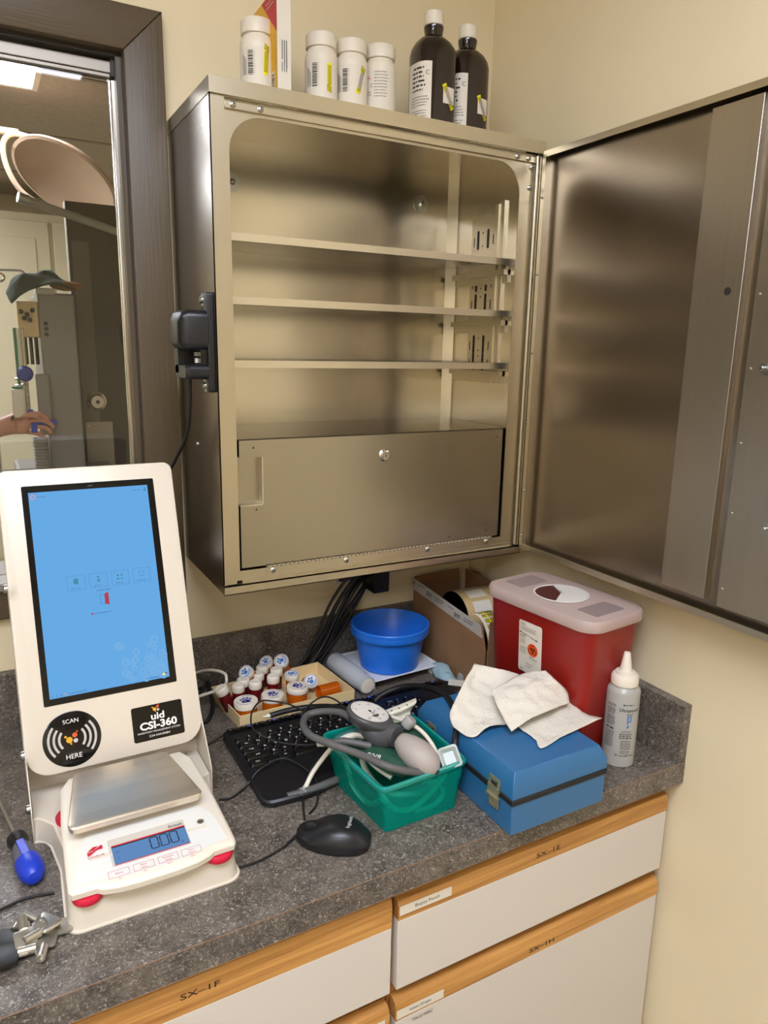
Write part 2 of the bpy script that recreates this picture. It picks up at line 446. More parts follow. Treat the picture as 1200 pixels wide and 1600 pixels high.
# ceiling lamps of this room
def panel(x0, x1, y0, y1, zc, s, label, group):
    t = thing('ceiling_light', label, 'ceiling light', ((x0+x1)/2, (y0+y1)/2, zc), group=group)
    hx, hy = (x1-x0)/2, (y1-y0)/2
    b = MB().m(white_m)
    b.box(-hx-.02, hx+.02, -hy-.02, -hy, -.012, 0); b.box(-hx-.02, hx+.02, hy, hy+.02, -.012, 0)
    b.box(-hx-.02, -hx, -hy, hy, -.012, 0); b.box(hx, hx+.02, -hy, hy, -.012, 0); b.build('frame', t)
    MB().m(lamp_mat('panel_glow', s, 'e9efff')).box(-hx, hx, -hy, hy, -.008, -.002).build('diffuser', t)
panel(-1.75, -.55, -1.75, -1.15, Zc, LAMP, 'white ceiling light panel above the counter, nearer the right wall', 'room ceiling lights')
panel(-2.95, -1.95, -2.9, -2.3, Zc, LAMP, 'white ceiling light panel farther from the counter', 'room ceiling lights')

# ------------------------------------------------------------------ counter
SP = .1027
b = MB().m(counter_m).box(-1.9, 0, -.635, 0, -.0395, 0); b.m(edge_m).box(-1.9, -.001, -.6354, -.634, -.0022, -.0008)
b.box(-1.9, -.001, -.6354, -.632, -.0396, -.0390)
tag(b.build('countertop', bev=.0012), 'mottled dark grey laminate countertop with a thin brown edge line', 'countertop')
b = MB().m(counter_m).box(-1.9, -.019, -.019, 0, 0, SP)
tag(b.build('backsplash', bev=.001), 'dark grey laminate backsplash strip along the back wall behind the blue bowls', 'backsplash')
b = MB().m(counter_m).box(-.019, 0, -.635, 0, 0, SP)
tag(b.build('backsplash', bev=.001), 'dark grey laminate side splash on the right wall behind the gel bottle', 'backsplash')

FY = -.62
def face(root, name, x0, x1, z1, z0, pull=.032):
    """drawer or door front: melamine panel with an oak pull moulding along its top"""
    p = MB().m(mela_m).box(x0, x1, FY+.0005, FY+.018, z0, z1-pull).build(name, root, bev=.0012)
    # moulding profile (y outwards, z) swept along x
    prof = [(FY+.018, z1), (FY+.010, z1), (FY+.004, z1-.003), (FY+.0005, z1-.009), (FY+.0005, z1-pull), (FY+.018, z1-pull)]
    MB().m(wood_m).loft([[(x, y, z) for y, z in prof] for x in (x0, x1)]).build('wood_pull', p)
    return p
def cabinet(x0, x1, label):
    t = thing('drawer_cabinet', label, 'cabinet')
    b = MB().m(woodv_m)
    b.box(x0, x1, FY+.0195, FY+.038, Zf+.1, -.0395); b.m(mela_m).box(x0, x1, FY+.038, -.001, Zf+.1, -.0395); b.m(dark_m).box(x0, x1, -.55, -.01, Zf, Zf+.1)
    b.build('carcass', t); return t
ct = cabinet(-.548, -.001, 'white cabinet with honey oak pulls at the counter right end, marked SX-1E and SX-1H')
e = face(ct, 'drawer', -.5425, -.0125, -.0665, -.212)
L = MB().m(paper_m).at(frame((0, FY-.0002, 0), (1, 0, 0), (0, 0, 1)))
L.quad(-.541, -.456, -.0905, -.0755, 0).m(ink_m).text('Biopsy Punch', -.4965, -.083, .0052, z=.0002, sx=1.05); o = L.build('name_label', e)
L = MB().m(ink_m).at(frame((0, FY-.0002, 0), (1, 0, 0), (0, 0, 1))).text('SX–1E', -.2775, -.0835, .0085, sx=1.55); L.build('stencil_text', e)
h = face(ct, 'door', -.5425, -.0125, -.2335, -.80)
L = MB().m(paper_m).at(frame((0, FY-.0002, 0), (1, 0, 0), (0, 0, 1)))
L.quad(-.541, -.462, -.2625, -.2475, 0).m(ink_m).text('Ioban Drape', -.502, -.2548, .005, z=.0002, sx=1.05); L.build('name_label', h)
L = MB().m(ink_m).at(frame((0, FY-.0003, 0), (1, 0, 0), (0, 0, 1))).text('TPLO MISC', -.498, -.2755, .005, z=.0002, sx=1.05); L.build('name_print', h)
L = MB().m(ink_m).at(frame((0, FY-.0002, 0), (1, 0, 0), (0, 0, 1))).text('SX–1H', -.2755, -.2552, .0085, sx=1.55); L.build('stencil_text', h)
cl = cabinet(-1.095, -.549, 'white cabinet with honey oak pulls below the kiosk, drawer SX-1F')
f_ = face(cl, 'drawer', -1.09, -.5525, -.0585, -.2125, .046)
L = MB().m(ink_m).at(frame((0, FY-.0002, 0), (1, 0, 0), (0, 0, 1))).text('SX–1F', -.8125, -.0795, .0085, sx=1.55); L.build('stencil_text', f_)
g_ = face(cl, 'door', -1.09, -.5525, -.236, -.80, .04)
L = MB().m(paper_m).at(frame((0, FY-.0002, 0), (1, 0, 0), (0, 0, 1))).quad(-.595, -.560, -.268, -.252, 0); L.build('name_label', g_)
c3 = cabinet(-1.9, -1.096, 'white cabinet with honey oak pulls at the left end of the counter'); face(c3, 'drawer', -1.89, -1.105, -.0585, -.2125, .046); face(c3, 'door', -1.89, -1.105, -.236, -.80, .04)

# ------------------------------------------------------------------ steel wall cabinet
cx0, cx1, cd, cz1, cz0 = -.6621, -.0596, -.2494, 1.0259, .2701
cb = thing('steel_wall_cabinet', 'brushed stainless steel wall cabinet with three shelves and its door swung open', 'cabinet', (-.36, 0, .27))
def cbuild(b, name, par=None, **k):
    o = b.build(name, par or cb, **k)
    if par is None: o.location = (.36, 0, -.27)
    return o
b = MB().m(st_out)
b.box(cx0, cx0+.0015, cd, -.001, cz0+.001, cz1-.0215)
b.box(cx1-.0015, cx1, cd, -.001, cz0+.001, cz1-.0215); b.box(cx0+.0015, cx1-.0015, cd, -.001, cz0, cz0+.002)
cbuild(b, 'shell')
b = MB().m(st_in)                                   # inside skins
b.box(cx0+.0015, cx1-.0015, -.006, -.001, cz0+.002, cz1-.002)
b.box(cx0+.0015, cx0+.006, cd+.003, -.006, cz0+.002, cz1-.004)
b.box(-.084, -.080, cd+.02, -.006, cz0+.002, cz1-.01)
b.box(cx0+.006, -.084, cd+.02, -.006, cz1-.014, cz1-.012)
b.add([(-.100, -.006, cz0+.004), (-.084, -.022, cz0+.004), (-.084, -.022, cz1-.014), (-.100, -.006, cz1-.014)], [(0, 1, 2, 3)])
cbuild(b, 'lining')
b = MB().m(st_frameh)                                # lid with turned down front edge
b.box(cx0-.001, cx1+.001, cd-.004, -.001, cz1-.002, cz1); b.box(cx0-.001, cx1+.001, cd-.004, cd-.002, cz1-.0215, cz1-.002)
b.box(cx0-.001, cx0, cd-.002, -.001, cz1-.0215, cz1-.002)
b.box(cx1, cx1+.001, cd-.002, -.001, cz1-.0215, cz1-.002)
cbuild(b, 'lid')
# front frame: outer stiles and an inner plate with rounded opening
b = MB().m(st_frame)
b.box(cx0, -.6405, cd, cd+.002, cz0+.0165, cz1-.0215); b.box(-.6425, -.6405, cd+.0015, cd+.012, cz0+.03, cz1-.03)
cbuild(b, 'side_stile')
cbuild(MB().m(st_frame).box(-.0705, cx1, cd, cd+.002, cz0+.0165, cz1-.0215), 'side_stile')
b = MB().m(st_frame).at(frame((0, cd+.0065, 0), (1, 0, 0), (0, 0, 1)))
ox0, ox1, oz0, oz1 = -.6335, -.1055, .3060, .9845
outer = [(cx0+.002, cz0+.02), (-.072, cz0+.02), (-.072, cz1-.022), (cx0+.002, cz1-.022)]
R_ = .05; k = 10
arc = [(ox1-R_+R_*cos(radians(90*i/k)), oz1-R_+R_*sin(radians(90*i/k))) for i in range(k+1)]
arc2 = [(ox0+R_+R_*cos(radians(90+90*i/k)), oz1-R_+R_*sin(radians(90+90*i/k))) for i in range(k+1)]
def fplate(P_): b.prism(P_, 0, .0015)
fplate([(cx0+.002, cz0+.02), (ox0, cz0+.02), (ox0, oz1-R_), (ox0, cz1-.022), (cx0+.002, cz1-.022)])
fplate([(ox1, cz0+.02), (-.072, cz0+.02), (-.072, cz1-.022), (ox1, cz1-.022)])
fplate([(ox0, cz0+.02), (ox1, cz0+.02), (ox1, oz0), (ox0, oz0)])
fplate([(ox0, oz1), (ox1, oz1), (ox1, cz1-.022), (ox0, cz1-.022)])
fplate([(ox0, oz1-R_)] + arc2[::-1] + [(ox0, oz1)])
fplate(arc + [(ox1, oz1)])
cbuild(b, 'front_plate')
b = MB().m(st_frameh)
b.box(-.640, -.073, cd+.001, cd+.005, .989, .999)
cbuild(b, 'top_flange', bev=.0005)
b = MB().m(st_frameh)                                # bottom lip
b.box(cx0, cx1, cd-.003, cd-.001, cz0, cz0+.0155); b.box(cx0, cx1, cd-.003, cd+.02, cz0+.0135, cz0+.0155); b.box(cx0, cx1, cd-.003, cd+.01, cz0, cz0+.0015)
b.box(-.63, -.075, cd+.004, cd+.008, cz0+.015, cz0+.022)
cbuild(b, 'bottom_lip')
def rivet(x, y, z, par, r=.0042, ax='-y', name='rivet'):
    M = {'-y': RX(90), '-x': RY(-90), 'x': RY(90)}[ax]
    b = MB().m(zinc_m).at(T(x, y, z) @ M).lathe([(r, -.001), (r, .0012), (r*.75, .0022), (r*.3, .0026)], 16).m(dark_m).lathe([(r*.28, .0020), (r*.28, .0027)], 8)
    o = b.build(name, par)
    if par is cb: o.location = (.36, 0, -.27)
    return o
for x, z in ((-.646, .984), (-.646, .946), (-.628, .9945), (-.587, .9945), (-.082, .982), (-.084, .948), (-.093, .9945), (-.118, .9945)):
    rivet(x, cd+.004 if z < .99 else cd, z, cb)
for i, z in enumerate((.8292, .7365, .6405)):       # shelves
    b = MB().m(st_shelf); b.box(cx0+.007, -.087, -.215, -.007, z-.0015, z); b.m(st_shelfedge).box(cx0+.007, -.087, -.2165, -.215, z-.0115, z); b.m(st_shelf).box(cx0+.007, -.087, -.215, -.205, z-.0115, z-.010)
    sh = cbuild(b, 'shelf')
    b = MB().m(st_frame); b.box(-.0975, -.0845, -.20, -.03, z-.026, z-.0165); b.box(-.0875, -.0845, -.20, -.03, z-.04, z-.0165)
    cbuild(b, 'shelf_bracket')
    b = MB().m(st_frame); b.box(cx0+.007, cx0+.018, -.20, -.03, z-.024, z-.014); cbuild(b, 'shelf_bracket')
b = MB().m(st_frame)                                 # slotted plate on the right inside wall
b.box(-.0865, -.084, -.158, -.078, .60, .915)
b.box(-.092, -.084, -.168, -.158, .60, .932); b.box(-.089, -.084, -.182, -.168, .60, .937)
b.m(dark_m).at(frame((-.0868, 0, 0), (0, -1, 0), (0, 0, 1)))
for z in (.875, .795, .755, .675, .64):
    for y in (.10, .132):
        b.prism(rrect(y-.0035, y+.0035, z-.018, z+.018, .0034), -.0002, .0001)
    for y in (.087, .149):
        b.prism(rrect(y-.0012, y+.0012, z-.012, z+.006, .001), -.0002, .0001)
    for k in (-.012, .012): b.disc(.116, z+k, .0018, .0002, 10)
cbuild(b, 'slotted_plate')
for x, z, in ((-.165, .9485), (-.556, .9433)):      # fixing washers on the back
    b = MB().m(zinc_m).at(T(x, -.006, z) @ RX(90)).lathe([(.0165, 0), (.0165, .0015), (.004, .0018)], 28).m(chrome_m).lathe([(.0058, .0015), (.0055, .0055), (.003, .007)], 6)
    cbuild(b, 'washer')
# lower lockable compartment
b = MB().m(st_shelf); b.box(cx0+.007, -.086, -.228, -.007, .5165, .518)
cbuild(b, 'compartment_top')
b = MB().m(st_shelf).at(frame((0, -.2405, 0), (1, 0, 0), (0, 0, 1)))
b.prism([(-.6295, .3095), (-.1115, .3095), (-.1115, .5175), (-.6295, .5175), (-.6295, .4905), (-.591, .4905), (-.591, .4125), (-.6295, .4125)], -.0015, .0015)
fl = cbuild(b, 'compartment_door')
b = MB().m(st_shelf); b.box(-.630, -.592, -.2265, -.2255, .413, .490); b.m(st_shelfedge).box(-.5925, -.5905, -.2422, -.2255, .4115, .4905); b.box(-.6295, -.5905, -.2422, -.2255, .4115, .4135)
o = b.build('recessed_grip', fl)
b = MB().m(chrome_m).at(T(-.3685, -.2419, .4815) @ RX(90)).lathe([(.011, 0), (.011, .001), (.0085, .003), (.0085, .006), (.0075, .0065), (.0075, .004)], 28).lathe([(.0055, .003), (.0055, .007)], 20).m(dark_m).box(-.0006, .0006, -.003, .003, .0071, .0073)
b.build('cam_lock', fl)
b = MB().m(st_frameh).box(-.5885, -.1285, -.2462, -.2440, .2965, .3075)
b.bar((-.5885, -.2446, .3082), (-.1285, -.2446, .3082), .0017, 8)
b.m(dark_m)
for i in range(60):
    x = -.587+i*.0077; b.box(x, x+.0006, -.2469, -.2440, .3065, .3102)
    b.box(x, x+.0038, -.2466, -.2465, .3064 if i % 2 else .3098, .3069 if i % 2 else .3103)
hg = cbuild(b, 'piano_hinge')
for x in (-.578, -.4435, -.2755, -.141): rivet(x, -.2464, .3010, cb, .0046)
b = MB().m(dark_m)
for x, z in ((-.606, .5055), (-.603, .405), (-.1245, .5035), (-.225, .318), (-.14, .323)): b.box(x-.0013, x+.0013, -.2424, -.2418, z-.0013, z+.0013)
b.build('pin_hole', fl)
# upright hinge with knuckles on the right stile
b = MB().m(st_frame); b.box(-.071, -.0695, -.2574, cd, .289, 1.0); 
b.bar((-.0745, -.2505, .289), (-.0745, -.2505, 1.0), .0024, 10)
b.m(zinc_m)
for i in range(12): 
    z = .33+i*.058; b.bar((-.0745, -.2505, z), (-.0745, -.2505, z+.0012), .0034, 10)
cbuild(b, 'door_hinge')
# the open door (90 degrees, runs towards the viewer along the right wall)
dx_i, dx_o, dy0, dy1, dz0, dz1 = -.0700, -.0440, -.2590, -.8560, .2832, 1.0066
b = MB().m(st_door)
b.box(-.0535, dx_o, dy1, dy0, dz0, dz1)
b.m(st_frame)
for (y0, y1, z0, z1) in ((dy1, dy0, dz1-.0015, dz1), (dy1, dy0, dz0, dz0+.0015), (dy0-.0015, dy0, dz0, dz1), (dy1, dy1+.0015, dz0, dz1)):
    b.box(dx_i, -.0535, y0, y1, z0, z1)
for (y0, y1, z0, z1) in ((dy1, dy0, dz1-.0100, dz1-.0015), (dy1, dy0, dz0+.0015, dz0+.0105), (dy0-.009, dy0-.0015, dz0+.0105, dz1-.010), (dy1+.0015, dy1+.01, dz0+.0105, dz1-.010)):
    b.box(dx_i, dx_i+.0015, y0, y1, z0, z1)
dr = cbuild(b, 'door')
b = MB().m(st_chan)
b.box(-.0555, -.0535, -.602, -.5915, .318, .988)
b.prism([(0, 0)]*0 or [(-.0535, -.5995), (-.0535, -.6785), (-.0635, -.6765), (-.0635, -.5995)], .309, .992)
b.m(dark_m).at(frame((-.0637, 0, 0), (0, -1, 0), (0, 0, 1))).disc(.656, .7485, .0055, .0001, 20)
b.build('lock_channel', dr, bev=.0006)
b = MB().m(st_chan)
b.at(frame((-.0535, 0, 0), (0, -1, 0), (0, 0, 1))).prism([(.6965, .304), (.795, .304), (.812, .322), (.838, .322), (.838, .99), (.6965, .99)], 0, .0085)
b.build('outer_reinforcement', dr, bev=.0015)
for z in (.8216, .742, .6454, .5441, .4451, .3327, .91): rivet(-.062, -.704, z, dr, .002, '-x', 'screw')
for z in (.9644, .845, .742, .6413, .5438, .44, .35): rivet(-.0555, -.5970, z, dr, .0018, '-x', 'screw')
for z in (.93, .80, .66, .53, .40, .31): rivet(-.0703, -.2640, z, dr, .0022, '-x', 'screw')
for y, z in ((-.728, .647), (-.762, .4365)):
    b = MB().m(zinc_m).at(T(-.062, y, z) @ RY(-90)).cyl(.0085, 0, .0012, 24).lathe([(.006, .0012), (.006, .006)], 6).cyl(.0032, .006, .014, 12, b=.0006)
    b.build('bolt', dr)

# card reader lock on the cabinet's left side
rd = thing('lock_reader', 'black box reader lock with a cord on the left side of the steel cabinet', 'lock', (-.663, -.2, .6))
def rb(b, name, **k):
    o = b.build(name, rd, **k); o.location = (.663, .2, -.6); return o
b = MB().m(black_m).at(frame((cx0-.0005, 0, 0), (0, -1, 0), (0, 0, 1)))     # local: x = -y, y = z, normal = -x
b.prism(rrect(.205, .240, .5925, .739, .004), .0002, .010, b=.002)
rb(b, 'mounting_plate')
b = MB().m(black_m).at(frame((cx0-.008, 0, 0), (0, -1, 0), (0, 0, 1)))
out = rrect(.168, .240, .612, .7135, .012, 5)
def ntc(P_, d):
    return [(x, y, d) for x, y in P_]
b.loft([ntc(rrect(.168, .240, .655, .7135, .011, 5), 0), ntc(rrect(.168, .240, .655, .7135, .011, 5), .030), ntc(rrect(.172, .236, .658, .7095, .010, 5), .038), ntc(rrect(.181, .228, .664, .700, .008, 5), .043)])
b.loft([ntc(rrect(.168, .240, .612, .634, .008, 5), 0), ntc(rrect(.168, .240, .612, .634, .008, 5), .030), ntc(rrect(.172, .236, .614, .632, .007, 5), .036)])
b.loft([ntc(rrect(.168, .192, .620, .67, .004, 5), 0), ntc(rrect(.168, .192, .620, .67, .004, 5), .036)])
rb(b, 'housing')
b = MB().m(blackg_m).at(frame((cx0-.008, 0, 0), (0, -1, 0), (0, 0, 1))).box(.192, .234, .633, .656, 0, .012); b.m(whitep_m).box(.212, .217, .636, .643, .012, .016)
b.m(zinc_m).box(.211, .218, .646, .652, .012, .017); rb(b, 'latch_slot')
for z in (.7285, .602):
    b = MB().m(zinc_m).at(frame((cx0-.0105, 0, 0), (0, -1, 0), (0, 0, 1))).prism(rrect(.214, .228, z-.009, z+.009, .001), 0, .001)
    b.at(T(cx0-.0115, -.221, z) @ RY(-90)).lathe([(.0052, 0), (.005, .003), (.0035, .0042)], 16).m(dark_m).lathe([(.0016, .003), (.0016, .0044)], 6)
    rb(b, 'mounting_screw')
b = MB().m(rubber_m).tube([(-.690, -.195, .613), (-.6905, -.19, .57), (-.69, -.16, .52), (-.70, -.11, .47), (-.715, -.075, .42), (-.715, -.06, .33), (-.72, -.05, .20)], .0028, 10)
rb(b, 'cord')
o = thing('wall_screw', 'small bright screw low on the steel cabinet left side', 'screw', (cx0, -.12, .50))
b = MB().m(zinc_m).at(RY(-90)).lathe([(.0036, 0), (.003, .002), (.001, .0026)], 14); b.build('screw_head', o)

# ------------------------------------------------------------------ bottles and carton on the steel cabinet
TOP = cz1
def wrapc(r, a0):                                    # flat label coordinates -> cylinder; a0 = facing angle of x = 0
    def f(x, y, z=0): a = radians(a0)+x/r; return ((r+z)*cos(a), (r+z)*sin(a), y)
    return f
rib_m = whitep_m
def barcode(b, W_, x0, y0, w_, h_, r, seed):
    rn = random.Random(seed); y = y0
    while y < y0+h_:
        t = rn.uniform(.0006, .0019)
        vs = [W_(x0, y, .0003), W_(x0+w_/2, y, .0003), W_(x0+w_, y, .0003), W_(x0+w_, y+t, .0003), W_(x0+w_/2, y+t, .0003), W_(x0, y+t, .0003)]
        b.add(vs, [(0, 1, 4, 5), (1, 2, 3, 4)]); y += t+rn.uniform(.0006, .0015)
def sticker(b, W_, cx, cy, w_, h_, ang, stripes=True, low=True):
    def rot(x, y): a = radians(ang); return cx+x*cos(a)-y*sin(a), cy+x*sin(a)+y*cos(a)
    def q(x0, x1, y0, y1, z): 
        n = 3
        for i in range(n):
            xa = x0+(x1-x0)*i/n; xb = x0+(x1-x0)*(i+1)/n
            b.add([W_(*rot(xa, y0), z), W_(*rot(xb, y0), z), W_(*rot(xb, y1), z), W_(*rot(xa, y1), z)], [(0, 1, 2, 3)])
    b.m(yel_m); q(-w_/2, w_/2, -h_/2, h_/2, .0004)
    b.m(ink_m)
    for k in range(4):
        x = -w_*.32+k*w_*.21; q(x, x+w_*.08, -h_*.28 if low else -h_*.42, h_*.42 if low else h_*.28, .0006)
    for k in range(3):
        y = (-h_/2+.001+k*.003) if low else (h_/2-.008+k*.003)
        b.add([W_(*rot(-w_/2, y+.002), .0007), W_(*rot(w_/2, y-.002), .0007), W_(*rot(w_/2, y-.0007), .0007), W_(*rot(-w_/2, y+.0033), .0007)], [(0, 1, 2, 3)])
def white_bottle(x, y, H, label, variant, seed):
    t = thing('pill_bottle', label, 'bottle', (x, y, TOP), group='white pill bottles on the steel cabinet')
    r = .0268; hb = H-.024
    MB().m(whitep_m).lathe([(r-.002, 0), (r, .002), (r, hb-.014), (r*.97, hb-.008), (r*.88, hb-.002), (r*.82, hb), (r*.82, hb+.004)], 40).build('body', t)
    n = 60; prof = []
    b = MB().m(whitep_m)
    L_ = []
    for (rr, z, rb_) in ((.0232, hb+.002, 0), (.0246, hb+.003, .0005), (.0246, H-.003, .0005), (.0236, H-.0008, 0), (.0222, H, 0)):
        L_.append([((rr+(rb_ if i % 2 else 0))*cos(2*pi*i/n), (rr+(rb_ if i % 2 else 0))*sin(2*pi*i/n), z) for i in range(n)])
    b.loft(L_).build('cap', t)
    fa = math.degrees(math.atan2(-1.336-y, -.976-x))   # direction from which it is seen
    W_ = wrapc(r+.0002, fa)
    b = MB().m(paper_m)
    for i in range(24):
        xa = -.038+i*.076/24; xb = xa+.076/24
        b.add([W_(xa, .008, 0), W_(xb, .008, 0), W_(xb, hb-.018, 0), W_(xa, hb-.018, 0)], [(0, 1, 2, 3)])
    rn = random.Random(seed)
    zb = hb-.058
    if variant < 3:
        b.m(ink_m); barcode(b, W_, -.0150, zb, .0085, .034, r, seed)
        b.m(inkg_m)
        for k in range(5): 
            b.add([W_(-.0255+k*.0018, zb, .0003), W_(-.0248+k*.0018, zb, .0003), W_(-.0248+k*.0018, zb+.030-.002*k, .0003), W_(-.0255+k*.0018, zb+.030-.002*k, .0003)], [(0, 1, 2, 3)])
        for k in range(11): b.text(str(rn.randint(0, 9)), -.0045, zb+.002+k*.0031, .0022, z=.0003, ang=90, wrap=W_)
        sticker(b, W_, (.014, .0135, .016)[variant], (zb+.022, zb+.014, zb+.018)[variant], .0080, .042, (-4, 0, -14)[variant], low=(variant == 1))
    else:
        b.m(inkg_m)
        b.scrib(-.010, .014, hb-.022, 9, .0046, .0011, .0003, W_, rnd=rn)
        b.m(red_m).text('Rx', -.020, hb-.030, .005, z=.0003, wrap=W_); b.m(ink_m).text('C', -.0145, hb-.042, .006, z=.0003, wrap=W_)
        b.m(inkg_m).scrib(-.024, -.014, hb-.052, 2, .004, .0012, .0003, W_, rnd=rn)
    b.build('wrap_label', t)
white_bottle(-.552, -.14, .1245, 'white pill bottle at the left, beside the yellow and red carton', 0, 1)
white_bottle(-.4435, -.14, .127, 'white pill bottle just right of the carton, sticker stripes at its lower end', 1, 2)
white_bottle(-.3885, -.14, .1285, 'white pill bottle with a slanted yellow sticker, third from the left', 2, 3)
white_bottle(-.3345, -.14, .131, 'white pill bottle with rows of print and no yellow sticker', 3, 4)
# tall narrow carton
cax, cay = (-0.538,-0.19,1.1143)[0], -.19
t = thing('medicine_carton', 'tall narrow white, yellow and red carton between the white pill bottles', 'carton', (cax, cay, TOP), rz=0)
b = MB().m(paper_m)
A_ = (0, 0); B_ = (.0225, 0); Cc = (.0245, .105); D_ = (.002, .105)
Hc = .158
b.loft([[(x, y, z) for x, y in (A_, B_, Cc, D_)] for z in (0, Hc)])
cb_ = b.build('card_box', t, bev=.0006)
M_ = frame((A_[0]-.0003, A_[1], 0), (D_[0]-A_[0], D_[1]-A_[1], 0), (0, 0, 1)); 
b = MB().m(mat('golden_card', 'e0a818', .45)).at(frame((D_[0]-.0004, D_[1], 0), (A_[0]-D_[0], A_[1]-D_[1], 0), (0, 0, 1)))
Wd = (Vector(A_)-Vector(D_)).length
b.poly([(0, 0.001), (Wd, .001), (Wd, Hc*.62), (Wd*.35, Hc-.001), (0, Hc-.001)], .0003)
b.m(red_m).poly([(Wd, Hc*.62), (Wd, Hc-.001), (Wd*.35, Hc-.001)], .0003)
b.m(paper_m).quad(Wd-.024, Wd-.010, .004, .048, .0005).m(ink_m)
for k in range(11): b.quad(Wd-.022, Wd-.012, .007+k*.0035, .0085+k*.0035+(k % 3)*.0006, .0007)
b.m(paper_m).scrib(Wd*.55, Wd-.004, Hc*.93, 2, .006, .0015, .0006)
b.build('printed_panel', t)
b = MB().m(inkg_m).at(frame((A_[0], A_[1]-.0003, 0), (B_[0]-A_[0], B_[1]-A_[1], 0), (0, 0, 1)))
rn = random.Random(5)
for k in range(3):
    b.quad(.007+k*.0035, .0085+k*.0035, .062-k*.006, .088, .0003); b.quad(.007+k*.0035, .0082+k*.0035, .045, .058-k*.002, .0003)
b.build('side_print', t)

def brown_bottle(x, y, label, rz, seed):
    t = thing('medicine_bottle', label, 'bottle', (x, y, TOP), rz=rz, group='dark brown medicine bottles on the steel cabinet')
    b = MB().m(bottle_m); r = .0385; L_ = []
    def loop(rr, z, q=.86):
        pts = []
        for i in range(40):
            a = 2*pi*i/40; k = (abs(cos(a))**3.2+abs(sin(a))**3.2)**(-1/3.2)*q+(1-q)
            pts.append((rr*cos(a)*k, rr*.86*sin(a)*k, z))
        return pts
    for rr, z, q in ((.036, 0, .9), (r, .003, .9), (r, .128, .9), (.0365, .139, .8), (.031, .149, .6), (.022, .157, .3), (.0165, .160, 0), (.0150, .165, 0), (.0150, .174, 0)): L_.append(loop(rr, z, q))
    b.loft(L_)
    b.lathe([(.0150, .160), (.0172, .1725), (.0172, .1745), (.015, .176)], 32)
    b.build('body', t)
    MB().m(whitep_m).lathe([(.0155, .176), (.0164, .177), (.0164, .196), (.015, .1975)], 36).build('cap', t)
    def W_(x_, y_, z_=0):                             # label wraps the left front of the body
        a = radians(-128)+x_/.040; k = (abs(cos(a))**3.2+abs(sin(a))**3.2)**(-1/3.2)*.9+.1
        return ((r*k+.0004+z_)*cos(a), (r*.86*k+.0004+z_)*sin(a), y_)
    b = MB().m(paper_m)
    for i in range(18):
        xa = -.052+i*.058/18; xb = xa+.058/18
        b.add([W_(xa, .004), W_(xb, .004), W_(xb, .111+min(0, (xb-.004)*0)), W_(xa, .111)], [(0, 1, 2, 3)])
    rn = random.Random(seed)
    b.m(ink_m).scrib(-.034, .003, .100, 1, .006, .0028, .0003, W_, rnd=rn, fill=.5).scrib(-.036, -.004, .093, 5, .0068, .0028, .0003, W_, rnd=rn, fill=.7)
    b.text('C', -.001, .093, .007, z=.0003, wrap=W_)
    b.m(inkg_m).scrib(-.038, .003, .056, 4, .0045, .0013, .0003, W_, rnd=rn).scrib(-.038, .003, .034, 4, .0042, .0013, .0003, W_, rnd=rn)
    b.m(red_m)
    for i in range(8): b.add([W_(-.038+i*.005, .007, .0003), W_(-.033+i*.005, .007, .0003), W_(-.033+i*.005, .013, .0003), W_(-.038+i*.005, .013, .0003)], [(0, 1, 2, 3)])
    b.build('wrap_label', t)
    def W2(x_, y_, z_=0):
        a = radians(-70)+x_/.040; k = (abs(cos(a))**3.2+abs(sin(a))**3.2)**(-1/3.2)*.9+.1
        return ((r*k+.0004+z_)*cos(a), (r*.86*k+.0004+z_)*sin(a), y_)
    b = MB().m(paper_m)
    for i in range(6):
        xa = -.012+i*.004; xb = xa+.004
        b.add([W2(xa, .050), W2(xb, .050), W2(xb, .076), W2(xa, .076)], [(0, 1, 2, 3)])
    sticker(b, W2, -.001, .061, .0090, .042, 28)
    b.build('price_label', t)
brown_bottle(-.2395, -.155, 'taller looking dark brown bottle, left of the pair on the steel cabinet', 0, 11)
brown_bottle(-.1585, -.140, 'dark brown bottle, right of the pair nearest the room corner', 4, 12)

# ------------------------------------------------------------------ kiosk with screen and tray
KC = -.8456
kt = thing('inventory_kiosk', 'white inventory kiosk with tilted blue touch screen standing on the counter', 'kiosk', (KC, -.35, 0))
def kb_(b, name, **k):
    o = b.build(name, k.pop('par', kt), **k)
    if o.parent is kt: o.location = (-KC, .35, 0)
    return o
th = .3325
KM = frame((KC, -.329, .0734), (1, 0, 0), (0, sin(th), cos(th)))
b = MB().m(white_m).at(KM); b.prism(rrect(-.122, .122, 0, .4327, (.032, .032, .013, .013), 8), -.024, 0, b=.0022)
kb_(b, 'face_panel')
b = MB().m(blackg_m).at(KM).prism(rrect(-.0924, .0916, .0941, .4082, .002), 0, .0008); kb_(b, 'screen_bezel')
b = MB().m(screen_m).at(KM).quad(-.0841, .0819, .1034, .3985, .0010)
b.m(screenp_m); rn = random.Random(3)
for i in range(60):
    x = .078-abs(rn.gauss(0, .03)); y = .106+abs(rn.gauss(0, .028))
    if x > -.02 and y < .17: b.arc(x, y, .0015+.002*rn.random(), .004+.002*rn.random(), 0, 360, .0011+i*1e-6, 14)
ui = mat('ui_line', '2a5a8c', .5); uit = mat('ui_teal', '16768c', .4); uir = mat('ui_red', '951525', .6); uio = mat('ui_orange', 'e0762a', .4)
b.m(ui)
def fr_(x0, x1, y0, y1, w_): 
    b.quad(x0, x1, y0, y0+w_, .0013); b.quad(x0, x1, y1-w_, y1, .0013); b.quad(x0, x0+w_, y0, y1, .0013); b.quad(x1-w_, x1, y0, y1, .0013)
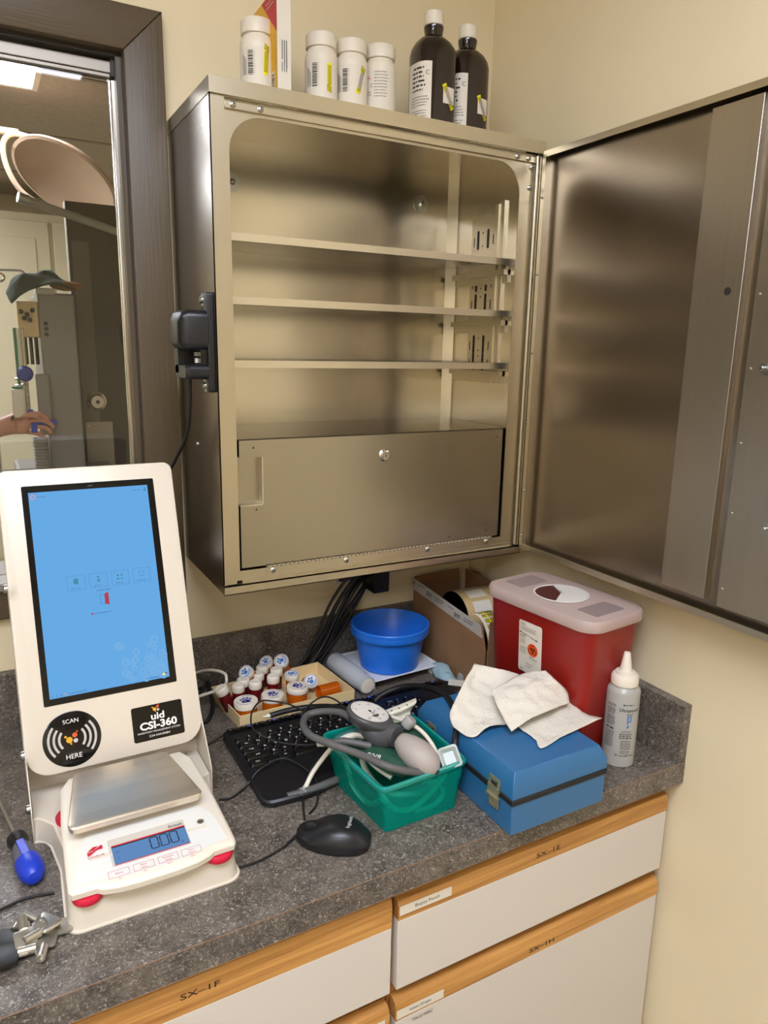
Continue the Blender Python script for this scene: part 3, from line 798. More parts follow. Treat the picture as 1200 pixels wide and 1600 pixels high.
for i in range(4):
    x = -.046+i*.0307; b.m(ui); fr_(x, x+.0245, .251, .2725, .0003); b.scrib(x+.005, x+.019, .2535, 1, .002, .0009, .0014, rnd=rn)
    b.m(uit)
    if i == 0: b.quad(x+.009, x+.0155, .260, .268, .0014)
    elif i == 1: b.disc(x+.012, .2665, .0017, .0014, 10); b.quad(x+.0105, x+.0145, .2595, .2635, .0014)
    elif i == 2:
        for q in ((.009, .260), (.0145, .260), (.009, .2655), (.0145, .2655)): b.disc(x+q[0], q[1], .0016, .0014, 8)
    else:
        b.m(ui); fr_(x+.009, x+.0155, .260, .268, .0004)
b.m(ink_m).text('CLOSE DOOR', .0025, .2465, .0022, z=.0014)
b.m(uir).poly([(.003, .226), (.0085, .224), (.0085, .243), (.003, .241)], .0014); b.m(ui); fr_(-.0035, .0032, .2265, .2405, .0005)
b.m(uir).disc(-.0165, .214, .0016, .0014, 10); b.m(ui).scrib(-.013, .014, .2132, 1, .002, .0011, .0014, rnd=rn)
b.m(uio); fr_(-.081, -.0755, .3885, .395, .0007); b.m(ui).scrib(-.073, -.060, .391, 1, .002, .001, .0014, rnd=rn).scrib(.060, .073, .391, 1, .002, .001, .0014, rnd=rn)
b.m(uit).disc(.0775, .3935, .0014, .0014, 8).quad(.0758, .0792, .3888, .3918, .0014)
for i in range(3): b.m(ui).arc(-.080+i*.0055, .1065, .0008, .0013, 0, 360, .0014, 8)
b.m(uio).disc(-.063, .1065, .0012, .0014, 8); b.m(ui).scrib(-.060, -.032, .1062, 1, .002, .0008, .0014, rnd=rn).scrib(.050, .068, .1062, 1, .002, .0009, .0014, rnd=rn)
b.m(yel_m).disc(.0735, .1085, .0019, .0014, 8); b.m(uir).disc(.0775, .110, .0013, .0014, 8)
kb_(b, 'screen')
b = MB().m(inkg_m).at(KM).text('acer', .0, .4035, .003, z=.0010); kb_(b, 'bezel_mark')
# SCAN HERE disc
sc = (-0.0607,0.0437)
b = MB().m(blackg_m).at(KM @ T(sc[0], sc[1], 0)).lathe([(.0385, 0), (.0385, .0008), (.037, .0014)], 48)
gy = mat('sticker_grey', 'b9b3ad', .5); og = mat('logo_gold', 'd9a21f', .5); orr = mat('logo_orange', 'd9562a', .5); wt = mat('print_white', 'e8e4de', .5)
b.m(gy)
for r0 in (.0155, .0225, .0295):
    b.arc(0, 0, r0, r0+.0032, 140, 220, .0016); b.arc(0, 0, r0, r0+.0032, -40, 40, .0016)
b.m(wt).text('SCAN', 0, .0245, .0060, z=.0016).text('HERE', 0, -.0245, .0068, z=.0016)
def molecule(b, x, y, s, z=.0018):
    b.m(og).disc(x-.0040*s, y-.001*s, .0042*s, z).disc(x-.0085*s, y+.004*s, .0018*s, z).disc(x-.002*s, y-.0065*s, .0014*s, z).line((x-.004*s, y-.001*s), (x-.0085*s, y+.004*s), .001*s, z)
    b.m(orr).disc(x+.0035*s, y+.0045*s, .0033*s, z).disc(x+.0068*s, y+.009*s, .0012*s, z).line((x+.0035*s, y+.0045*s), (x+.0068*s, y+.009*s), .001*s, z)
    b.m(gy).disc(x+.0042*s, y-.0032*s, .0030*s, z)
molecule(b, 0, 0, 1)
kb_(b, 'scan_sticker')
s0 = (0.0212,0.0673); s1 = (0.0948,0.0165)
sx0, sx1, sy0, sy1 = s0[0], s1[0], s1[1], s0[1]
b = MB().m(blackg_m).at(KM).prism(rrect(sx0, sx1, sy0, sy1, .003), 0, .0006)
sw = sx1-sx0; sh_ = sy1-sy0; mx = (sx0+sx1)/2
b.m(wt).text('uid', mx, sy0+sh_*.655, .0100, z=.0008, sx=1.2, bold=.00035).text('CSI-360', mx, sy0+sh_*.41, .0108, z=.0008, sx=1.12, bold=.0005)
b.text('INVENTORY MANAGEMENT SYSTEM', mx, sy0+sh_*.235, .0025, z=.0008, sx=1.1).text('224.444.8484', mx, sy0+sh_*.115, .0034, z=.0008, sx=1.2)
molecule(b, mx-.001, sy0+sh_*.87, .62, .0009)
kb_(b, 'name_sticker')
# folded base with side plates, rear sheet and low tray
for sx in (-1, 1):
    b = MB().m(white_m).at(frame((KC+sx*.1215-.0007, 0, 0), (0, 1, 0), (0, 0, 1)))
    b.prism([(-.367, .0), (-.12, .0), (-.12, .10), (-.165, .44), (-.186, .445), (-.3145, .112), (-.369, .0465)], 0, .0016)
    kb_(b, 'side_plate', bev=.0004)
b = MB().m(white_m); 
b.add([(KC-.1215, -.29, .030), (KC+.1215, -.29, .030), (KC+.1215, -.27, .14), (KC-.1215, -.27, .14)], [(0, 1, 2, 3)])
kb_(b, 'inner_sheet')
kb_(MB().m(white_m).box(KC-.12, KC+.12, -.122, -.12, 0, .10), 'rear_sheet')
hw = .1038
def trayout(d, f):
    L_ = [(-.122+d*.3, -.13), (-.122+d*.3, -.367+d), (-.116, -.3675+d), (-.1085, -.373+d*.8), (-.1035+d, -.385), (-.101+d, -.405), (-.1002+d, -.44)]
    c = .018
    for i in range(6): 
        a = radians(180+90*i/5); L_.append((-hw+c+d+c*cos(a), -.5593+c+d+c*sin(a)))
    R2 = [(-x, y) for x, y in L_][::-1]
    return [(KC+.0036*(1 if y < -.42 else 0)+x, y) for x, y in L_+R2]
b = MB().m(white_m)
o1 = trayout(0, 0); o2 = trayout(.0025, 0); o3 = trayout(.006, 0)
b.loft([[(x, y, 0) for x, y in o1], [(x, y, .002) for x, y in o1], [(x, y, .0022) for x, y in o2], [(x, y, .0325) for x, y in o3], [(x, y, .0345) for x, y in trayout(.0085, 0)]])
kb_(b, 'base_tray')
for i, (y, z) in enumerate(((-.372+.03, .12), (-.352, .045), (-.26, .33))):
    b = MB().m(zinc_m).at(T(KC-.1225, y, z) @ RY(-90)).lathe([(.0065, 0), (.006, .004), (.003, .006)], 12); kb_(b, 'plate_bolt')

# ------------------------------------------------------------------ laboratory scale on the tray
stg = thing('digital_scale', 'white digital balance with steel pan and blue lcd resting on the kiosk tray', 'scale', (-.8425, -.46, .0345))
def sb(b, name, **k):
    o = b.build(name, k.pop('par', stg), **k); o.location = (.8425, .46, -.0345); return o
DM = frame((-.8425, -.560, .056), (1, 0, 0), (0, cos(radians(7)), sin(radians(7))))
def mirror(L_): return L_ + [(-x, y) for x, y in L_][::-1]
left = [(-.076, .205), (-.088, .185), (-.094, .12), (-.0975, .03), (-.0975, .006), (-.094, .001), (-.068, .0005), (-.062, -.004), (-.045, -.0085), (-.02, -.0105)]
ol = mirror(left)
b = MB().m(whitep_m).at(DM)
b.loft([[(x, y, -.013) for x, y in inset(ol, .003)], [(x, y, -.011) for x, y in ol], [(x, y, -.004) for x, y in ol], [(x, y, -.0015) for x, y in inset(ol, .002)], [(x, y, 0) for x, y in inset(ol, .005)]])
b.at(T(-.8425, -.46, 0)).box(-.07, .07, -.06, .09, .037, .062)
sb(b, 'body')
for x, y in ((-.9195, -.5445), (-.7655, -.5455), (-.922, -.385), (-.761, -.385)):
    b = MB().m(mat('red_rubber_foot', 'cc1a3a', .45)).at(T(x, y, .0343)).lathe([(.0170, 0), (.0180, .003), (.0180, .007), (.0165, .0095)], 28)
    sb(b, 'levelling_foot')
panel_ol = mirror([(-.068, .085), (-.082, .06), (-.0885, .012), (-.060, .007), (-.03, .001)])
b = MB().m(mat('scale_overlay', 'dcdad2', .35)).at(DM).prism(panel_ol, 0, .0006)
sb(b, 'keypad_overlay')
d0 = (-0.0441,0.0512); d1 = (0.0445,0.0527); d2 = (0.0441,0.0223); d3 = (-0.0444,0.0222)
lx0 = (d0[0]+d3[0])/2; lx1 = (d1[0]+d2[0])/2; ly0 = (d2[1]+d3[1])/2; ly1 = (d0[1]+d1[1])/2
b = MB().m(mat('lcd_surround', 'c6bfb2', .4)).at(DM).quad(lx0-.003, lx1+.001, ly0-.002, ly1+.013, .0009)
b.m(red_m).quad(lx0, lx1, ly1-.0005, ly1+.0018, .0011).quad(lx0, lx1, ly0-.0012, ly0, .0011).m(ink_m).quad(lx0, lx1, ly1-.0022, ly1-.0004, .0013)
b.m(lcd_m).quad(lx0, lx1, ly0, ly1-.001, .0012)
sg = mat('lcd_segment', '26364e', .5); b.m(sg)
def seg(x, y, w_, h_, on):
    t_ = w_*.2; g = .0004
    S_ = {'a': ((x+g, y+h_), (x+w_-g, y+h_)), 'b': ((x+w_, y+h_-g), (x+w_, y+h_/2+g)), 'c': ((x+w_, y+h_/2-g), (x+w_, y+g)), 'd': ((x+g, y), (x+w_-g, y)), 'e': ((x, y+g), (x, y+h_/2-g)), 'f': ((x, y+h_/2+g), (x, y+h_-g)), 'g': ((x+g, y+h_/2), (x+w_-g, y+h_/2))}
    for k in on: b.line(S_[k][0], S_[k][1], t_, .0014)
W0 = lx1-lx0
for i in range(3): seg(lx0+W0*(.50+.135*i), ly0+.0075, .0090, .0185, 'abcdef')
b.quad(lx0+W0*.615, lx0+W0*.615+.0013, ly0+.007, ly0+.0085, .0014)
b.text('g', lx0+W0*.91, ly0+.006, .0035, z=.0014).text('*', lx0+.006, ly0+.0175, .005, z=.0014).text('<', lx0+.006, ly0+.009, .003, z=.0014)
sb(b, 'lcd_display')
b = MB().m(ink_m).at(DM).text('Scout', lx1-.0105, ly1+.0060, .0042, z=.0012, sx=1.3, bold=.0001)
b.m(red_m)
oh = (-0.0623,0.0516)
q = .0090
b.poly([(oh[0]-q, oh[1]+.0035), (oh[0]-q*.2, oh[1]+.0095), (oh[0]+q*.5, oh[1]+.0095), (oh[0]-q*.2, oh[1]+.0035)], .0010)
b.poly([(oh[0]-q, oh[1]-.0035), (oh[0]-q, oh[1]+.0025), (oh[0]-q*.3, oh[1]+.0025), (oh[0]+q*.75, oh[1]+.0095), (oh[0]+q, oh[1]+.0095), (oh[0]+q, oh[1]+.003), (oh[0]+q*.3, oh[1]+.003), (oh[0]-q*.75, oh[1]-.0035)], .0010)
b.text('OHAUS', oh[0], oh[1]-.0065, .0034, z=.001, sx=1.2)
for (px_, py_), a, c_ in zip(((-0.0423,0.0088), (-0.014,0.0086), (0.0144,0.0087), (0.0421,0.0085)), ('Zero', 'Print', 'Function', 'Tare'), ('No', 'No', 'Back', 'Exit')):
    b.m(red_m); w_ = .0118; h_ = .0055; tk = .0004
    b.quad(px_-w_, px_+w_, py_-h_, py_-h_+tk, .001); b.quad(px_-w_, px_+w_, py_+h_-tk, py_+h_, .001); b.quad(px_-w_, px_-w_+tk, py_-h_, py_+h_, .001); b.quad(px_+w_-tk, px_+w_, py_-h_, py_+h_, .001)
    if a == 'Zero': b.text(a, px_, py_, .0030, z=.001)
    else: b.text(a, px_, py_+.0018, .0026, z=.001).text({'Print': 'Units', 'Function': 'Mode', 'Tare': 'Menu'}[a], px_, py_-.0026, .0026, z=.001)
    b.text(c_, px_, py_-.0085, .0022, z=.001)
sb(b, 'panel_print')
lv = (0.0646,0.0512)
b = MB().m(mat('level_rim', 'cfc9be', .4)).at(DM @ T(lv[0], lv[1], 0)).lathe([(.0058, 0), (.0058, .001), (.0045, .0014)], 24).m(zinc_m).cyl(.004, .0012, .0016, 20); sb(b, 'level_bubble')
# pan: trapezoid with rounded corners and a turned down skirt
def trap(d):
    y0, y1 = -.4890+d, -.3640-d; f0, f1 = .0815-d, .0640-d; c = .009
    P_ = []
    for (x, y, sx, sy, a0) in ((-f0, y0, 1, 1, 180), (f0, y0, -1, 1, 270), (f1, y1, -1, -1, 0), (-f1, y1, 1, -1, 90)):
        for i in range(6): a = radians(a0+90*i/5); P_.append((-.8495+x+sx*c+c*cos(a), y+sy*c+c*sin(a)))
    return P_
b = MB().m(steel('scale_pan_steel', 'e6dac8', .44, 0, rvar=.06, streak=.06))
b.loft([[(x, y, .080) for x, y in trap(.0015)], [(x, y, .0875) for x, y in trap(0)], [(x, y, .0895) for x, y in trap(.001)], [(x, y, .0905) for x, y in trap(.0035)]])
sb(b, 'steel_pan')

# ------------------------------------------------------------------ keyboard
kroot = thing('keyboard', 'black wired keyboard with painted blue glints along its back edge, lying on the counter', 'keyboard', (-.443, -.33, 0))
def kk(b, name, **k):
    o = b.build(name, kroot, **k); o.location = (.443, .33, 0); return o
ko = [(-.668, -.427), (-.664, -.437), (-.655, -.4425), (-.600, -.4455), (-.568, -.441), (-.545, -.420), (-.50, -.408), (-.385, -.400), (-.235, -.398), (-.2235, -.390), (-.2165, -.230), (-.222, -.222), (-.66, -.2235), (-.6665, -.230)]
b = MB().m(black_m); b.loft([[(x, y, .002) for x, y in inset(ko, .003)], [(x, y, .004) for x, y in ko], [(x, y, .010+(y+.44)*.03) for x, y in ko], [(x, y, .0125+(y+.44)*.03) for x, y in inset(ko, .003)]])
kk(b, 'case')
b = MB().m(blackg_m); 
b.prism(rrect(-.66, -.224, -.2425, -.227, .003), .018, .0205, b=.0008)
kk(b, 'shortcut_strip')
keymat = mat('key_black', '121214', .3)
rows = [('`1234567890-=', ['Backspace']), ('QWERTYUIOP[]', []), ("ASDFGHJKL;'", []), ('ZXCVBNM,./', [])]
KX = -.648; pitch = .0188
def key(x, y, wd, txt, hgt=.0165, small=False):
    zb = .0125+(y+.44)*.03
    b = MB().m(keymat).at(T(x, y, zb))
    hw_ = wd/2-.0008
    b.loft([[(px_, py_, 0) for px_, py_ in rrect(-hw_, hw_, -hgt/2, hgt/2, .0012, 2)], [(px_, py_, .0012) for px_, py_ in rrect(-hw_, hw_, -hgt/2, hgt/2, .0012, 2)], [(px_, py_, .0046) for px_, py_ in rrect(-hw_+.0018, hw_-.0018, -hgt/2+.0018, hgt/2-.001, .002, 2)]])
    if txt: b.m(wt).text(txt, -hw_+.0055 if len(txt) < 2 else 0, .0012, .0048 if len(txt) < 2 else .0030, z=.0048, bold=.0001)
    kk(b, 'key')
y0 = -.268
x = KX
for i, c_ in enumerate(['`', '1', '2', '3', '4', '5', '6', '7', '8', '9', '0', '-', '=']): key(x+i*pitch, y0, pitch, c_)
key(KX+13.5*pitch, y0, pitch*2, 'Backspace')
key(KX+.25*pitch, y0-pitch, pitch*1.5, 'Tab'); [key(KX+(1.5+i)*pitch, y0-pitch, pitch, c_) for i, c_ in enumerate('QWERTYUIOP[]')]; key(KX+13.75*pitch, y0-pitch, pitch*1.5, '\\')
key(KX+.375*pitch, y0-2*pitch, pitch*1.75, 'Caps'); [key(KX+(1.75+i)*pitch, y0-2*pitch, pitch, c_) for i, c_ in enumerate("ASDFGHJKL;'")]; key(KX+13.4*pitch, y0-2*pitch, pitch*2.2, 'Enter')
key(KX+.625*pitch, y0-3*pitch, pitch*2.25, 'Shift'); [key(KX+(2.25+i)*pitch, y0-3*pitch, pitch, c_) for i, c_ in enumerate('ZXCVBNM,./')]; key(KX+13.1*pitch, y0-3*pitch, pitch*2.7, 'Shift')
key(KX+.25*pitch, y0-4*pitch, pitch*1.5, 'Ctrl'); key(KX+1.5*pitch, y0-4*pitch, pitch, ''); key(KX+2.75*pitch, y0-4*pitch, pitch*1.5, 'Alt'); key(KX+6.5*pitch, y0-4*pitch, pitch*6, '')
for i, c_ in enumerate(('Alt', 'Fn', 'Ctrl')): key(KX+(10.25+i*1.4)*pitch, y0-4*pitch, pitch*1.3, c_)
for r_ in range(5):
    for c_ in range(4):
        if r_ == 4 and c_ > 1: continue
        key(KX+(15.3+c_)*pitch+ (0), y0-r_*pitch, pitch, ('Num', '/', '*', '-', '7', '8', '9', '+', '4', '5', '6', '', '1', '2', '3', '', '0', '.')[r_*4+c_] if r_*4+c_ < 18 else '')
for i in range(18):                                      # shortcut buttons along the back edge, alternate ones with a painted blue glint
    b = MB().m(blackg_m).at(T(-.650+i*.0235, -.2345, .0205)).rbox(-.0095, .0095, -.0055, .0055, 0, .0022, .002, .0006)
    b.m(wt).text(('Esc', 'F1', 'F2', 'F3', 'F4', 'F5', 'F6', 'F7', 'F8', 'F9', 'F10', 'F11', 'F12', 'Ins', 'Del', 'Home', 'End', 'Pg')[i], -.004, .000, .0022, z=.0024)
    if i % 2 == 1: b.m(key_glint_m).quad(.002, .0075, -.0022, .0026, .0024)
    kk(b, 'function_key')
b = MB().m(rubber_m).tube([(-0.6676,-0.2286,0.012), (-0.6802,-0.2254,0.004), (-0.6963,-0.2317,0.002), (-0.7221,-0.2602,0.002)], .0016, 8); kk(b, 'cord')

# ------------------------------------------------------------------ computer mouse
ms = thing('computer_mouse', 'black computer mouse on the counter in front of the teal bin', 'mouse', (-.607, -.549, 0), M=T(-.607, -.549, 0) @ RZ(141))
b = MB().m(black_m); L_ = []; N = 28
def mloop(s, z):
    pts = []
    for i in range(N):
        a = 2*pi*i/N; c_ = cos(a); s_ = sin(a)
        rx = .0525; ry = .0300*(1-.10*max(0, c_)) 
        x = rx*s*math.copysign(abs(c_)**.85, c_); y = ry*s*math.copysign(abs(s_)**.8, s_)
        pts.append((x, y, z))
    return pts
def mz(x, f): return f*(.034-.000*x - 7.5*(x+.012)**2)
prof = [(.90, .0), (.97, .002), (1.0, .008), (.985, .014)]
for s, z in prof: L_.append(mloop(s, z))
for s, f in ((.93, .62), (.82, .80), (.66, .92), (.45, .985), (.2, 1.0), (.02, 1.0)):
    lp = []
    for x, y, z in mloop(s, 0): lp.append((x, y, max(.0142, mz(x, f))))
    L_.append(lp)
b.loft(L_)
b.build('shell', ms, ang=60)
b = MB().m(blackg_m)
b.tube([(.047, 0, .017), (.03, 0, mz(.03, 1.0)+.0002), (.018, 0, mz(.018, 1)+.0002)], .0006, 6); b.build('button_seam', ms)
b = MB().m(rubber_m).at(T(.031, 0, .0165) @ RX(90)).lathe([(.009, -.0032), (.011, -.002), (.011, .002), (.009, .0032)], 24); b.build('scroll_wheel', ms)
b = MB().m(gy).at(T(-.022, 0, .0342) @ RY(-6) @ RZ(-90)).text('logitech', 0, 0, .0052, z=0.0004, sx=1.1, bold=.0001); b.build('logo', ms)
Mi = (T(-.607, -.549, 0) @ RZ(141)).inverted()
def mw(P_): return [tuple(Mi @ Vector(p)) for p in P_]
b = MB().m(rubber_m).tube(mw([(-.6455, -.518, .008), (-.6620, -.5245, .0035), (-.6758, -.5309, .002), (-.7059, -.5393, .002), (-.7324, -.5404, .002), (-.738, -.539, .002)]), .0017, 8); b.build('cord', ms)
# ------------------------------------------------------------------ loose cables
def cable(name, pts, r, m_, label, cat='cable', **k):
    return tag(MB().m(m_).tube(pts, r, 9, 8).build(name), label, cat)
cable('thin_cable', [(-.6256, -.490, .004), (-.6032, -.4326, .006), (-.5723, -.4001, .026), (-.5466, -.3919, .034), (-.5397, -.3512, .045), (-.541, -.3009, .055), (-.5555, -.2647, .06), (-0.5786,-0.249,0.065), (-0.6031,-0.2432,0.068), (-0.6258,-0.2625,0.06), (-0.6307,-0.2889,0.045), (-0.6047,-0.3175,0.032), (-0.5661,-0.3466,0.03), (-0.5304,-0.356,0.03)], .0015, rubber_m, 'thin black cable looping over the keyboard and the tray of vials')
cable('thin_cable', [(-.7200, -.3877, .003), (-0.7015,-0.3912,0.003), (-0.6741,-0.3775,0.006), (-.6507, -.3699, .022), (-.6118, -.3647, .028), (-.5901, -.391, .024), (-.5789, -.4276, .014), (-.5941, -.4623, .003), (-.6132, -.480, .003)], .0015, rubber_m, 'thin black cable arching over the front left of the keyboard')
cable('thin_cable', [(-0.534,-0.2553,0.028), (-0.5169,-0.2584,0.05), (-0.4941,-0.2622,0.06), (-0.4707,-0.2657,0.05), (-0.4522,-0.2802,0.03)], .0015, rubber_m, 'short arched black cable rising in front of the tray of vials')
cable('thin_cable', [(-1.10, -.50, .002), (-1.0111, -.4778, .002), (-.9834, -.4726, .002), (-.952, -.478, .002)], .0018, rubber_m, 'black cable on the counter at the left, ending at the kiosk tray')
cable('white_cable', [(-.70, -.04, .03), (-0.6597,-0.0255,0.04), (-0.6394,-0.0674,0.06), (-0.623,-0.0958,0.062), (-0.6226,-0.1099,0.055), (-0.6252,-0.1094,0.045), (-0.6351,-0.1136,0.04), (-0.6502,-0.1025,0.032), (-0.6809,-0.1054,0.03)], .0028, whitep_m, 'white cable looping between the kiosk and the cream tray')

# ------------------------------------------------------------------ cream tray with vials
pt = thing('card_tray', 'shallow cream cardboard tray holding vials behind the keyboard', 'tray', (-.52, -.13, 0))
a0 = (-.627, -.2005); a1 = (-.4015, -.1995); a2 = (-.4135, -.055); a3 = (-.6395, -.068)
def cc(d, g=0): 
    P_ = [a0, a1, a2, a3]; return inset(P_, d)
b = MB().m(cream_m); hT = .0255
b.loft([[(x, y, 0) for x, y in cc(0)], [(x, y, hT) for x, y in cc(-.001)], [(x, y, hT) for x, y in cc(.001)], [(x, y, .0015) for x, y in cc(.002)]])
o = b.build('tray_body', pt); o.location = (.52, .13, 0)

def paw(b, s, z, m_, rot=0):
    b.m(m_)
    def q(x, y, r_): c_, s_ = cos(radians(rot)), sin(radians(rot)); b.disc(x*c_-y*s_, x*s_+y*c_, r_, z, 14)
    q(0, -.0025*s, .0048*s); q(-.0035*s, -.004*s, .0028*s); q(.0035*s, -.004*s, .0028*s)
    for x, y in ((-.0062, .002), (-.0024, .0055), (.0024, .0055), (.0062, .002)): q(x*s, y*s, .0021*s)
def vial(P_, tilt, az, rc, hc, rb_, hb, label, style, group, seed=0):
    """cap centre at P_; the axis leans by tilt degrees towards azimuth az"""
    ax = Vector((sin(radians(tilt))*cos(radians(az)), sin(radians(tilt))*sin(radians(az)), cos(radians(tilt))))
    if tilt < 12:
        tp = Vector(P_); base = Vector((P_[0], P_[1], .0018)); hb = tp.z-.0018-hc
    base = Vector(P_)-ax*(hb+hc)
    t = thing('pill_vial', label, 'vial', group=group, M=along(base, P_, seed*40))
    bm = maroon_m if style in ('plain', 'syrup') else amber_m
    if bm is maroon_m: MB().m(bm).lathe([(rb_*.9, 0), (rb_, .002), (rb_, hb-.003), (rb_*.85, hb+.001)], 24).build('body', t)
    else: MB().m(bm).lathe([(rb_*.93, 0), (rb_, .0015), (rb_, hb), (rb_-.0011, hb), (rb_-.0011, .002), (.0005, .002)], 28).build('body', t)
    b = MB().m(whitep_m)
    if style == 'plain' or style == 'syrup': b.lathe([(rc*.96, hb-.001), (rc, hb), (rc, hb+hc*.75), (rc*.9, hb+hc*.93), (rc*.80, hb+hc), (rc*.62, hb+hc), (rc*.6, hb+hc*.93)], 28)
    else: b.lathe([(rc*.97, hb-.001), (rc, hb), (rc, hb+hc*.86), (rc*.96, hb+hc)], 36)
    if style == 'paw':
        z = hb+hc+.0002; paw(b, rc/.0165*1.0, z, inkb_m, 20)
        b.m(wt); b.disc(0, -.003*rc/.0165, .0016, z+.0002, 8)
        b.m(inkb_m)
        for k in range(12): 
            for a in (60+k*5.5, 200+k*8): b.arc(0, 0, rc*.72, rc*.83, a, a+3.2, z, 2)
    if style == 'logo':
        z = hb+hc+.0002; b.m(inkc_m).arc(0, 0, rc*.80, rc*.87, 0, 360, z, 28).disc(0, -rc*.1, rc*.30, z).disc(-rc*.34, rc*.25, rc*.16, z).disc(0, rc*.42, rc*.17, z).disc(rc*.34, rc*.25, rc*.16, z).arc(0, 0, rc*.55, rc*.68, 200, 340, z)
    b.build('cap', t)
    return t
vg = 'amber and white capped vials in the cream tray'
vial((-0.6079,-0.1765,0.0407), 2, 200, .0215, .010, .0195, .04, 'large amber vial with blue paw print cap, leftmost of the three', 'paw', vg, 1)
vial((-0.557,-0.177,0.0419), 2, 0, .0205, .010, .0185, .04, 'large amber vial with blue paw print cap, middle of the three', 'paw', vg, 2)
vial((-0.5077,-0.1765,0.0473), 2, 0, .0205, .010, .0185, .04, 'large amber vial with blue paw print cap, rightmost of the three', 'paw', vg, 3)
vial((-0.6427,-0.1371,0.056), 22, 175, .0125, .0125, .0115, .038, 'small dark red vial leaning out of the tray far left corner', 'plain', vg)
vials = [((-0.6025,-0.1155,0.044), 'small dark red vial with plain white cap directly behind the left paw cap'), ((-0.5694,-0.1172,0.044), 'small dark red vial with plain white cap, between and behind the left two paw caps'),
         ((-0.5864,-0.0965,0.044), 'small dark red vial, white cap half hidden, second row at the left'), ((-0.5531,-0.085,0.044), 'small dark red vial with plain white cap, third row from the front'),
         ((-0.5305,-0.1089,0.044), 'small dark red vial with plain white cap behind the middle paw cap'), ((-0.5346,-0.0585,0.044), 'small dark red vial with plain white cap in the back row at left'), ((-0.5139,-0.082,0.044), 'small dark red vial with plain white cap in the back row at right')]
for P_, l_ in vials: vial(P_, 2, 30, .0123, .0130, .0113, .03, l_, 'plain', vg)
vial((-0.5795,-0.0876,0.052), 48, 215, .0140, .010, .0125, .044, 'amber vial with pale blue logo cap leaning at the back left', 'logo', vg, 2)
vial((-0.5277,-0.0581,0.052), 35, 215, .0135, .009, .0120, .044, 'amber vial with pale blue logo cap almost hidden in the back row', 'logo', vg, 1)
vial((-0.5025,-0.0771,0.056), 45, 235, .0145, .009, .0125, .046, 'amber vial with pale blue logo cap tilted up at the back middle', 'logo', vg, 3)
vial((-0.5025,-0.1347,0.053), 4, 235, .0140, .009, .0120, .04, 'upright amber vial with pale blue logo cap behind the right paw cap', 'logo', vg, 3)
vial((-0.4656,-0.1415,0.032), 62, 255, .0140, .009, .0125, .046, 'amber vial lying with its pale blue logo cap turned to the front', 'logo', vg, 1)
t = thing('amber_vial', 'open amber vial lying on the right side of the tray', 'vial', M=along((-0.418,-0.1627,0.016), (-0.4568,-0.1643,0.016)), group=vg)
MB().m(amber_m).lathe([(.0130, 0), (.0135, .002), (.0138, .042), (.0128, .042), (.0125, .003), (.0005, .003)], 28).build('body', t)

# ------------------------------------------------------------------ blue bowls on a white stand, tumbler
st = thing('plastic_stand', 'low white plastic stand under the blue bowls', 'stand', (-.275, -.105, 0))
b = MB().m(mat('white_stand_plastic', 'd6d8dc', .35))
so = rrect(-.083, .083, -.071, .075, .012, 4)
b.at(RZ(3)); b.loft([[(x, y, .0185) for x, y in so], [(x, y, .0215) for x, y in inset(so, -.003)], [(x, y, .0225) for x, y in so], [(x, y, .020) for x, y in inset(so, .004)]])
for x in (-.07, .07):
    for y in (-.058, .06): b.box(x-.001, x+.001, y-.006, y+.006, 0, .019)
b.build('stand_body', st)
bowl_c = (-.278, -.116)
def bowl(z0, label, depth=.0):
    t = thing('plastic_bowl', label, 'bowl', (bowl_c[0], bowl_c[1], z0), group='nested blue plastic bowls')
    b = MB().m(bluebowl_m)
    b.lathe([(.058, 0), (.0605, .0015), (.0735, .072), (.0805, .072), (.0815, .0745), (.0815, .082), (.0805, .0835), (.0775, .0835), (.0765, .080), (.072, .074), (.0590, .004), (.0005, .003)], 64)
    b.build('bowl_body', t); return t
bowl(.0212, 'blue plastic bowl standing on the white stand, lowest of the nested pair')
bowl(.0290, 'blue plastic bowl nested on top, its open rim uppermost') 
tm = thing('plastic_tumbler', 'frosted grey plastic tube lying beside the cream tray', 'tube', M=along((-.378, -.062, .0225), (-.3655, -.187, .0205)))
MB().m(frost_m).lathe([(.0195, 0), (.0205, .002), (.0195, .100), (.0185, .102), (.0172, .126), (.0155, .127), (.0150, .120), (.0170, .101), (.0180, .003), (.0005, .003)], 32).build('tube_body', tm)
MB().m(whitep_m).lathe([(.0148, .1215), (.0148, .1262), (.0120, .1268)], 28).build('end_cap', tm)

